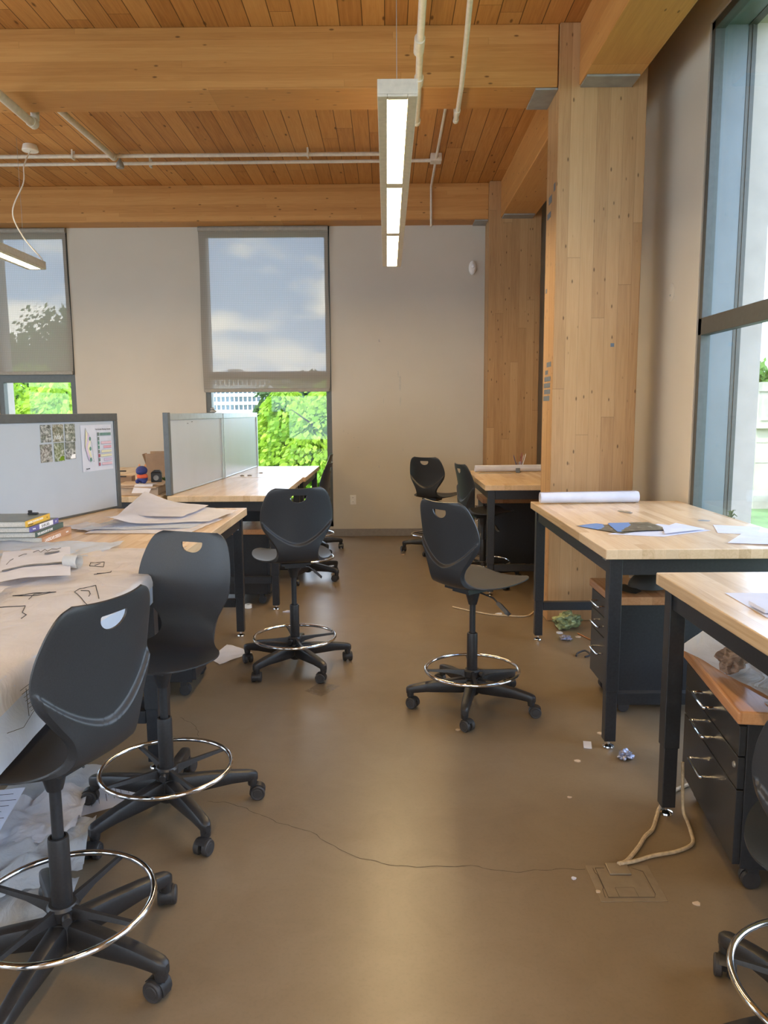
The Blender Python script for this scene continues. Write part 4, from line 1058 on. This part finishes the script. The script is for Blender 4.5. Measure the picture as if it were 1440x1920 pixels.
P = smoothpts([(x+.012*math.sin(x*31),y+.012*math.cos(x*23),.0006) for x,y in cr],6)
def ribbon(P, w): 
    m = MB(); n = len(P)
    vs = []
    for i,p in enumerate(P):
        d = (P[min(i+1,n-1)]-P[max(i-1,0)]).normalized(); q = Vector((-d.y,d.x,0))*w*(.5+.5*abs(math.sin(i*1.7)))
        p = p+Vector((0.004*math.sin(i*2.1),.004*math.cos(i*1.3),0)); vs += [tuple(p-q),tuple(p+q)]
    m.add(vs,[(2*i,2*i+1,2*i+3,2*i+2) for i in range(n-1)]); return m
struct(ribbon(P,.0013).build('floor_crack','dirt'))
struct(ribbon(smoothpts([(-1.05,3.62,.0006),(-.95,3.52,.0006),(-.9,3.4,.0006)],6),.001).build('floor_crack','dirt'))
crumple('snack_bag',.085,1.3,.9,.75,'green_bag',(1.25,5.14,.001),'crumpled green snack bag on the floor in front of the near column','bag',1.2,.35,rad(20))
crumple('foil_wrapper',.035,1.2,.9,.5,'foil',(1.18,4.87,.001),'small silvery crumpled wrapper on the floor under the window table','wrapper',2.2,.5)
crumple('foil_wrapper',.034,1.1,.9,.7,'foil',(1.034,3.14,.001),'blue crumpled wrapper on the floor beside the front table leg','wrapper',6.2,.5)
tag(MB().tube([(0,0,.0045),(.0,.16,.0045),(.0,.175,.0045)],[.004,.004,.001],6).build('pencil','pencil',loc=(1.345,4.85,0),rot=(0,0,rad(18))),'brown pencil dropped on the floor near the pedestal','pencil')
tag(MB().tube(smoothpts([(0,0,.006),(.04,.03,.01),(.02,.08,.02),(-.03,.06,.01),(-.05,.02,.006)],6),.006,6).build('black_strap','ink',loc=(1.21,4.50,.002)),'looped black strap lying on the floor next to the pedestal','strap')
tag(MB().box(-.018,-.036,.001,.018,.036,.004).build('paper_slip','paper',loc=(.905,3.28,0),rot=(0,0,rad(-12))),'small white paper slip on the floor left of the front table leg','paper')
def scrap(x,y,r,seed,label,mat='card2'):
    random.seed(seed); P=[(math.cos(a)*r*(.6+.7*random.random()),math.sin(a)*r*(.5+.5*random.random())) for a in np.linspace(0,2*PI,7,endpoint=False)]
    tag(MB().prism(P,.0005,.004+.1*r).build('floor_scrap',mat,loc=(x,y,0)),label,'scrap')
scrap(1.0,3.40,.018,1,'cream scrap on the floor just left of the front table leg')
scrap(.71,2.81,.008,2,'tiny cream crumb on the open floor before the right tables')
scrap(1.17,5.03,.03,3,'flat pale scrap beside the green snack bag','paper')
scrap(1.28,4.93,.02,4,'beige scrap between the pencil and the silvery wrapper')
scrap(-.77,5.62,.03,5,'torn white paper scrap on the floor under the middle table','paper')
scrap(.60,2.29,.008,6,'tiny white crumb left of the floor box','paper')
scrap(.66,2.22,.010,7,'cream chip on the corner of the floor box')
scrap(.95,2.16,.012,8,'thin pale splinter on the floor by the drawer pedestal')
scrap(.82,3.12,.014,9,'thin curled pale shaving on the floor in front of the window table')
scrap(.33,3.45,.012,10,'small pale chip under the lone aisle chair')
scrap(.33,1.58,.008,11,'tiny pale chip at the front of the floor')
scrap(.16,7.9,.02,12,'pale scrap under the far chair')
scrap(.83,5.52,.03,13,'white scrap beside the cable near the column','paper')
bc = thing('tape_roll','small white roll with a dark hole on the floor behind the left table leg','roll',(-1.09,5.74,0))
MB().lathe([(.018,0),(.028,.002),(.028,.03),(.018,.032)],20,caps=False).lathe([(.018,.032),(.018,0)],20,caps=False).build('tape','white',bc,smooth=True)
tag(MB().lathe([(.016,.001),(.016,.030),(.0,.031)],16).build('tape_core','ink',parent=bc),'dark core','roll') if False else MB().lathe([(.0175,.001),(.0175,.026)],16).build('tape_core','ink',bc)
sheet([(-.46,3.96),(-.36,3.88),(-.27,4.04),(-.38,4.10)],.001,.008,'clear plastic film scrap on the floor in front of the corner chair',name='plastic_film',mat='film',seed=41,freq=12)
g_fl = 'sheets on the floor by the left table'
sheet([(-1.10,4.48),(-.98,4.50),(-.90,4.68),(-1.06,4.80)],.001,.012,'white sheet on the floor beside the far leg of the left table',seed=42,group=g_fl)
sheet([(-1.02,4.40),(-.86,4.62),(-.97,4.70),(-1.12,4.52)],.004,.014,'second white sheet crossing over the one by the table leg',seed=43,group=g_fl)
# heap under the near left table
g_h = 'papers heaped on the floor under the near left table'
sp, spc = sheet([(-1.17,2.68),(-1.00,2.80),(-1.08,3.02),(-1.26,2.94)],.001,.006,'printed white page on the floor behind the nearest chair',seed=44,group=g_h)
m = MB()
for k in range(6):
    for j in range(2):
        a = Vector((-1.15+.022*k+.035*j,2.74+.02*k+.085*j,.012))-spc; b = a+Vector((-.025,.055,0)); m.tube([tuple(a),tuple(b)],.001,4)
m.build('printed_lines','ink',sp)
sheet([(-1.50,2.60),(-1.20,2.66),(-1.22,3.10),(-1.58,3.05)],.001,.05,'translucent crumpled sheet at the back of the floor heap',mat='bag',seed=45,freq=5,group=g_h)
sheet([(-1.36,2.40),(-1.12,2.52),(-1.20,2.86),(-1.44,2.74)],.02,.08,'tall crumpled beige tracing sheet in the middle of the floor heap',mat='trace',seed=46,freq=6,group=g_h)
sheet([(-1.30,2.12),(-1.00,2.28),(-1.10,2.66),(-1.36,2.50)],.01,.09,'bunched white sheet at the front of the floor heap',mat='bag',seed=47,freq=6,group=g_h)
sheet([(-1.28,1.98),(-.98,2.06),(-1.02,2.30),(-1.34,2.26)],.002,.05,'flat white sheet trailing from the floor heap under the nearest chair',mat='bag',seed=48,freq=5,group=g_h)
lp, lpc = sheet([(-1.60,2.30),(-1.32,2.36),(-1.34,2.62),(-1.62,2.56)],.10,.01,'printed page lying on top of the floor heap at the left edge',seed=49,group=g_h,lift=lambda a,b: .05*b)
m = MB()
for k in range(7):
    a = Vector((-1.42+.012*(k%3),2.38+.03*k,.118+.006*k))-lpc; m.tube([tuple(a),tuple(a+Vector((.06,.01,.0)))],.001,4)
m.build('printed_lines','ink',lp)
sheet([(-1.62,2.16),(-1.36,2.20),(-1.36,2.44),(-1.62,2.40)],.06,.02,'dark blue printed sheet under the page on the floor heap',mat=plain('blue_print',(.10,.12,.28),.6),seed=50,group=g_h)

# tape strips on the near column, decal on the window
def tape(y, z, w, h, label, rz=0):
    tag(MB().box(1.1485,y-w/2,z-h/2,1.1502,y+w/2,z+h/2).build('tape_strip','tape'),label,'tape','grey blue tape strips on the near column')
names = ['topmost','second','third','fourth','fifth','lowest']
for k,(y,z,w,h) in enumerate(((5.46,1.835,.14,.034),(5.53,1.782,.09,.030),(5.50,1.735,.20,.032),(5.51,1.690,.21,.032),(5.50,1.645,.20,.032),(5.52,1.598,.20,.034))):
    tape(y,z,w,h,'%s strip in the lower cluster of grey tape on the side of the near column' % names[k])
tape(5.40,3.02,.05,.05,'grey tape bit highest on the side of the near column'); tape(5.53,2.97,.10,.05,'grey tape bit second from the top on the near column'); tape(5.56,2.87,.11,.04,'grey tape bit third from the top on the near column'); tape(5.60,2.36,.04,.03,'single grey tape bit halfway up the near column edge')
tag(MB().box(1.545,5.3305,1.945,1.57,5.3322,1.97).build('tape_strip','tape'),'small grey tape scrap stuck on the broad front face of the near column','tape')
dc = thing('window_plant','spiky dark houseplant sprig standing outside against the window jamb','plant',(2.13,4.66,.14))
m = MB(); m.tube([(0,0,0),(0,0,.70)],[.012,.006],8)
m.build('stem','bark',dc,smooth=True)
m = MB()
for k in range(11):
    a = k*2*PI/11+.2; r = .055*(.8+.4*((k*7)%5)/5); e = (.5 if k % 2 else -.25)
    m.tube([(0,0,.70),(.5*r*math.cos(a),.3*r*math.sin(a),.70+.6*r*math.sin(a*1.7)+.02),(r*math.cos(a),.4*r*math.sin(a),.70+1.1*r*math.sin(a*1.7)-.005)],[.004,.0045,.001],5)
m.build('leaves','leaf_dark',dc,smooth=True)
rd = thing('wall_cover_plate','faint round cover plate on the right wall between column and window','cover plate',(WX,5.28,2.30))
MB().lathe([(.0,.006),(.055,.006),(.06,.004),(.062,0)],26,Matrix.Rotation(rad(-90),4,'Y')).build('plate','wall',rd,smooth=True)
MB().lathe([(.0,.004),(.006,.003),(.007,0)],10,Matrix.Translation((-.006,0,-.02)) @ Matrix.Rotation(rad(-90),4,'Y')).build('screw','steel',rd,smooth=True)

# ------------------------------------------------------------------ outside
GZ = -2.6
struct(MB().box(-400,WY+.4,GZ-.2,400,420,GZ).box(2.3,-60,GZ-.2,400,WY+.4,GZ).build('ground','grass'))
M['path'] = plain('pale_path',(.62,.58,.50),.9,nscale=.5)
struct(MB().box(-30,34,GZ,10,37.5,GZ+.03).build('footpath','path'))
def tree(x, y, base, h, rx, rz_, n, leaf, mat, label, seed, droop=.5, lumps=46, low=.12):
    R = np.random.default_rng(seed)
    t = thing('tree', label, 'tree', (x,y,base), 0, 'trees outside the windows')
    tr = MB().tube([(0,0,0),(.1,0,h*.25),(-.05,.1,h*.5),(.05,0,h*.8)],[.03*h,.022*h,.014*h,.004*h],8)
    for k in range(9):
        a = k*2.4; z0 = h*(.22+.05*k); tr.tube([(0,0,z0),(rx*.45*math.cos(a),rx*.45*math.sin(a),z0+h*.12),(rx*.8*math.cos(a),rx*.8*math.sin(a),z0+h*.2)],[.011*h,.007*h,.002*h],6)
    tr.build('trunk','bark',t,smooth=True)
    C = R.normal(size=(lumps,3)); C /= np.linalg.norm(C,axis=1)[:,None]; C *= (.35+.6*R.random((lumps,1))**.5)
    C = C*np.array([rx,rx,rz_]); C[:,2] += h-rz_
    per = n//lumps; vs = []; fs = []
    for c in C:
        rr = (.24+.2*R.random())*rx
        d = R.normal(size=(per,3)); d /= np.linalg.norm(d,axis=1)[:,None]; d[:,2] *= .72
        p = c+d*rr*(R.random((per,1))**.33)
        p[:,2] -= droop*rr*(np.hypot(d[:,0],d[:,1])**2)*.6
        for q,dd in zip(p,d):
            if q[2] < h*low: continue
            ax = Vector((dd[0],dd[1],-.35-.5*R.random())).normalized(); sd = ax.cross(Vector((R.normal(),R.normal(),1))).normalized()
            L = leaf*(.6+.9*R.random()); w = L*.34; q = Vector(q); b = len(vs)
            vs += [tuple(q), tuple(q+ax*L*.5+sd*w), tuple(q+ax*L), tuple(q+ax*L*.5-sd*w)]; fs.append((b,b+1,b+2,b+3))
    me = bpy.data.meshes.new('foliage'); me.from_pydata(vs,[],fs); me.materials.append(M[mat])
    o = bpy.data.objects.new('foliage',me); COL.objects.link(o); o.parent = t
    return t
tree(-1.75,25,GZ,5.4,3.0,2.7,60000,.19,'leaf_bright','bright yellow green feathery tree filling the lower middle window',1,.9,70,.08)
tree(-11.8,24,GZ,5.4,3.0,2.6,30000,.19,'leaf_bright','bright green bushy tree low in the left window',2,.7)
tree(-13.9,35,GZ,8.7,4.0,3.9,34000,.22,'leaf_mid','tall grey green tree behind at the right of the left window',3,.15,110)
tree(-24.5,36,GZ,9.0,3.6,4.0,5000,.45,'leaf_yellow','thin yellowish tree at the left side of the left window',4)
tree(-4.6,56,GZ,7.6,3.4,3.8,12000,.42,'leaf_dark','dark tree showing through the blind at the right of the middle window',5)
tree(-8.0,67,GZ,7.6,3.4,3.6,9000,.45,'leaf_dark','smaller dark tree showing through the middle of the middle blind',6)
tree(26,52,GZ,7.8,4,3.2,6000,.5,'leaf_mid','green tree rising behind the concrete building roof',7)
tree(36,56,GZ,8.4,4.5,3.4,6000,.5,'leaf_mid','second green tree behind the concrete building, farther right',8)
# white office block far behind the middle window
ob = thing('office_building','distant white concrete office block with rows of recessed windows','building',(-62,200,GZ))
MB().box(0,.5,0,44,14,12.4).build('walls','facade',ob)
f = MB()
for k in range(7): f.box(-.1,-.35,k*2.12-.55,44.1,.5,k*2.12+.30)
for k in range(39): f.box(k*1.16-.16,-.2,0,k*1.16+.16,.5,12.2)
f.build('facade_grid','facade',ob)
win = bpy.data.meshes.new('w'); wm = MB().box(.18,.30,.34,.98,.46,1.52)
first = wm.build('window','extglass',ob)
for k in range(12,36):
    for j in range(0,6):
        if k == 12 and j == 0: first.location = (k*1.16,0,0); continue
        if (k-12)*6+j >= 100: break
        o = first.copy(); COL.objects.link(o); o.parent = ob; o.location = (k*1.16,0,j*2.12)
MB().box(20.0,3,12.4,23.2,8,15.2).build('roof_plant_room','concrete2',ob)
# concrete building beyond the right window
cbld = thing('concrete_building','pale concrete building with a ramp wall seen through the right window','building',(15.05,31,GZ))
MB().box(0,.0,0,26,12,3.35).box(-.12,-.25,3.3,26,12,3.62).build('walls','concrete',cbld)
MB().box(.0,-.05,3.62,26,12,4.95).build('parapet_wall','concrete',cbld)
MB().box(.0,-.30,3.62,.55,-.06,4.78).box(-.05,-.36,4.78,26,.0,5.15).build('parapet_frame','concrete2',cbld)
MB().box(.0,-.02,2.72,26,.0,2.76).box(.0,-.02,1.9,.9,0,1.93).box(.0,-.03,.0,26,0,.55).build('wall_joint','concrete2',cbld)
wn = MB().box(.75,-.06,.9,4.2,.02,2.55).build('window','facade',cbld)
for k in range(4): MB().box(.82+1.15*(k//4),-.09,.95+.40*k,4.1,-.03,1.28+.40*k).build('pane','extglass',wn)
MB().prism([(.62,0),(6,0),(6,.55),(.62,1.05)],-1.6,-1.35,Matrix.Rotation(rad(90),4,'X') @ Matrix.Translation((0,0,2.7))).build('ramp_wall','concrete2',cbld)

# ------------------------------------------------------------------ light
w = bpy.data.worlds.new('sky'); scene.world = w; w.use_nodes = True
nt = w.node_tree; nt.nodes.clear()
def wn_(t, **k):
    n = nt.nodes.new(t)
    for a,b in k.items(): setattr(n,a,b)
    return n
out = wn_('ShaderNodeOutputWorld'); bg = wn_('ShaderNodeBackground'); nt.links.new(bg.outputs[0],out.inputs[0])
tc = wn_('ShaderNodeTexCoord'); sp_ = wn_('ShaderNodeSeparateXYZ'); nt.links.new(tc.outputs['Generated'], sp_.inputs[0])
grad = wn_('ShaderNodeValToRGB'); ge = grad.color_ramp.elements
ge[0].position = .0; ge[0].color = (.50,.62,.80,1); ge[1].position = .55; ge[1].color = (.20,.35,.66,1)
nt.links.new(sp_.outputs[2], grad.inputs[0])
mp = wn_('ShaderNodeMapping'); mp.inputs['Scale'].default_value = (1,1,2.7); mp.inputs['Location'].default_value = (.62,.30,.15)
nt.links.new(tc.outputs['Generated'],mp.inputs[0])
nz = wn_('ShaderNodeTexNoise'); nz.inputs['Scale'].default_value = 5.2; nz.inputs['Detail'].default_value = 6; nz.inputs['Roughness'].default_value = .5; nz.inputs['Distortion'].default_value = .15
nt.links.new(mp.outputs[0],nz.inputs['Vector'])
rp_ = wn_('ShaderNodeValToRGB'); rp_.color_ramp.elements[0].position = .50; rp_.color_ramp.elements[1].position = .60
nt.links.new(nz.outputs['Fac'],rp_.inputs[0])
mul = wn_('ShaderNodeMix', data_type='RGBA', blend_type='MULTIPLY'); mul.inputs[0].default_value = 1.0
nt.links.new(grad.outputs[0],mul.inputs[6]); mul.inputs[7].default_value = (4.2,4.2,4.2,1)
mx = wn_('ShaderNodeMix', data_type='RGBA'); nt.links.new(rp_.outputs[0],mx.inputs[0]); nt.links.new(mul.outputs[2],mx.inputs[6]); mx.inputs[7].default_value = (4.4,4.2,3.95,1)
nt.links.new(mx.outputs[2],bg.inputs[0]); bg.inputs[1].default_value = 1.0
sun = bpy.data.lights.new('sun','SUN'); sun.energy = 2.4; sun.angle = rad(.6); sun.color = (1,.95,.86)
so_ = bpy.data.objects.new('sun',sun); COL.objects.link(so_)
d = Vector((.45,.62,-.95)).normalized(); so_.rotation_euler = d.to_track_quat('-Z','Y').to_euler()

# ------------------------------------------------------------------ camera
cam = bpy.data.cameras.new('camera'); co = bpy.data.objects.new('camera',cam); COL.objects.link(co)
cam.sensor_fit = 'VERTICAL'; cam.sensor_height = 24.0; cam.lens = 1417.7/1920*24; cam.clip_start = .05; cam.clip_end = 1000
p_, y_, r_ = .13348, -.00484, .00659
fwd = Vector((math.sin(y_)*math.cos(p_), math.cos(y_)*math.cos(p_), -math.sin(p_)))
r0 = Vector((math.cos(y_), -math.sin(y_), 0)); d0 = fwd.cross(r0)
rt = math.cos(r_)*r0+math.sin(r_)*d0; dn = -math.sin(r_)*r0+math.cos(r_)*d0
Rm = Matrix((rt, -dn, -fwd)).transposed().to_4x4(); Rm.translation = (0,0,1.52)
co.matrix_world = Rm
scene.camera = co
vs_ = scene.view_settings
vs_.view_transform = 'Standard'; vs_.look = 'None'; vs_.gamma = 1.0; vs_.use_curve_mapping = False; vs_.exposure = 1.0
try:
    scene.cycles.use_denoising = True; scene.cycles.max_bounces = 10; scene.cycles.diffuse_bounces = 5; scene.cycles.transparent_max_bounces = 12
    scene.cycles.sample_clamp_indirect = 8.0; scene.cycles.caustics_reflective = False; scene.cycles.caustics_refractive = False
except Exception: pass
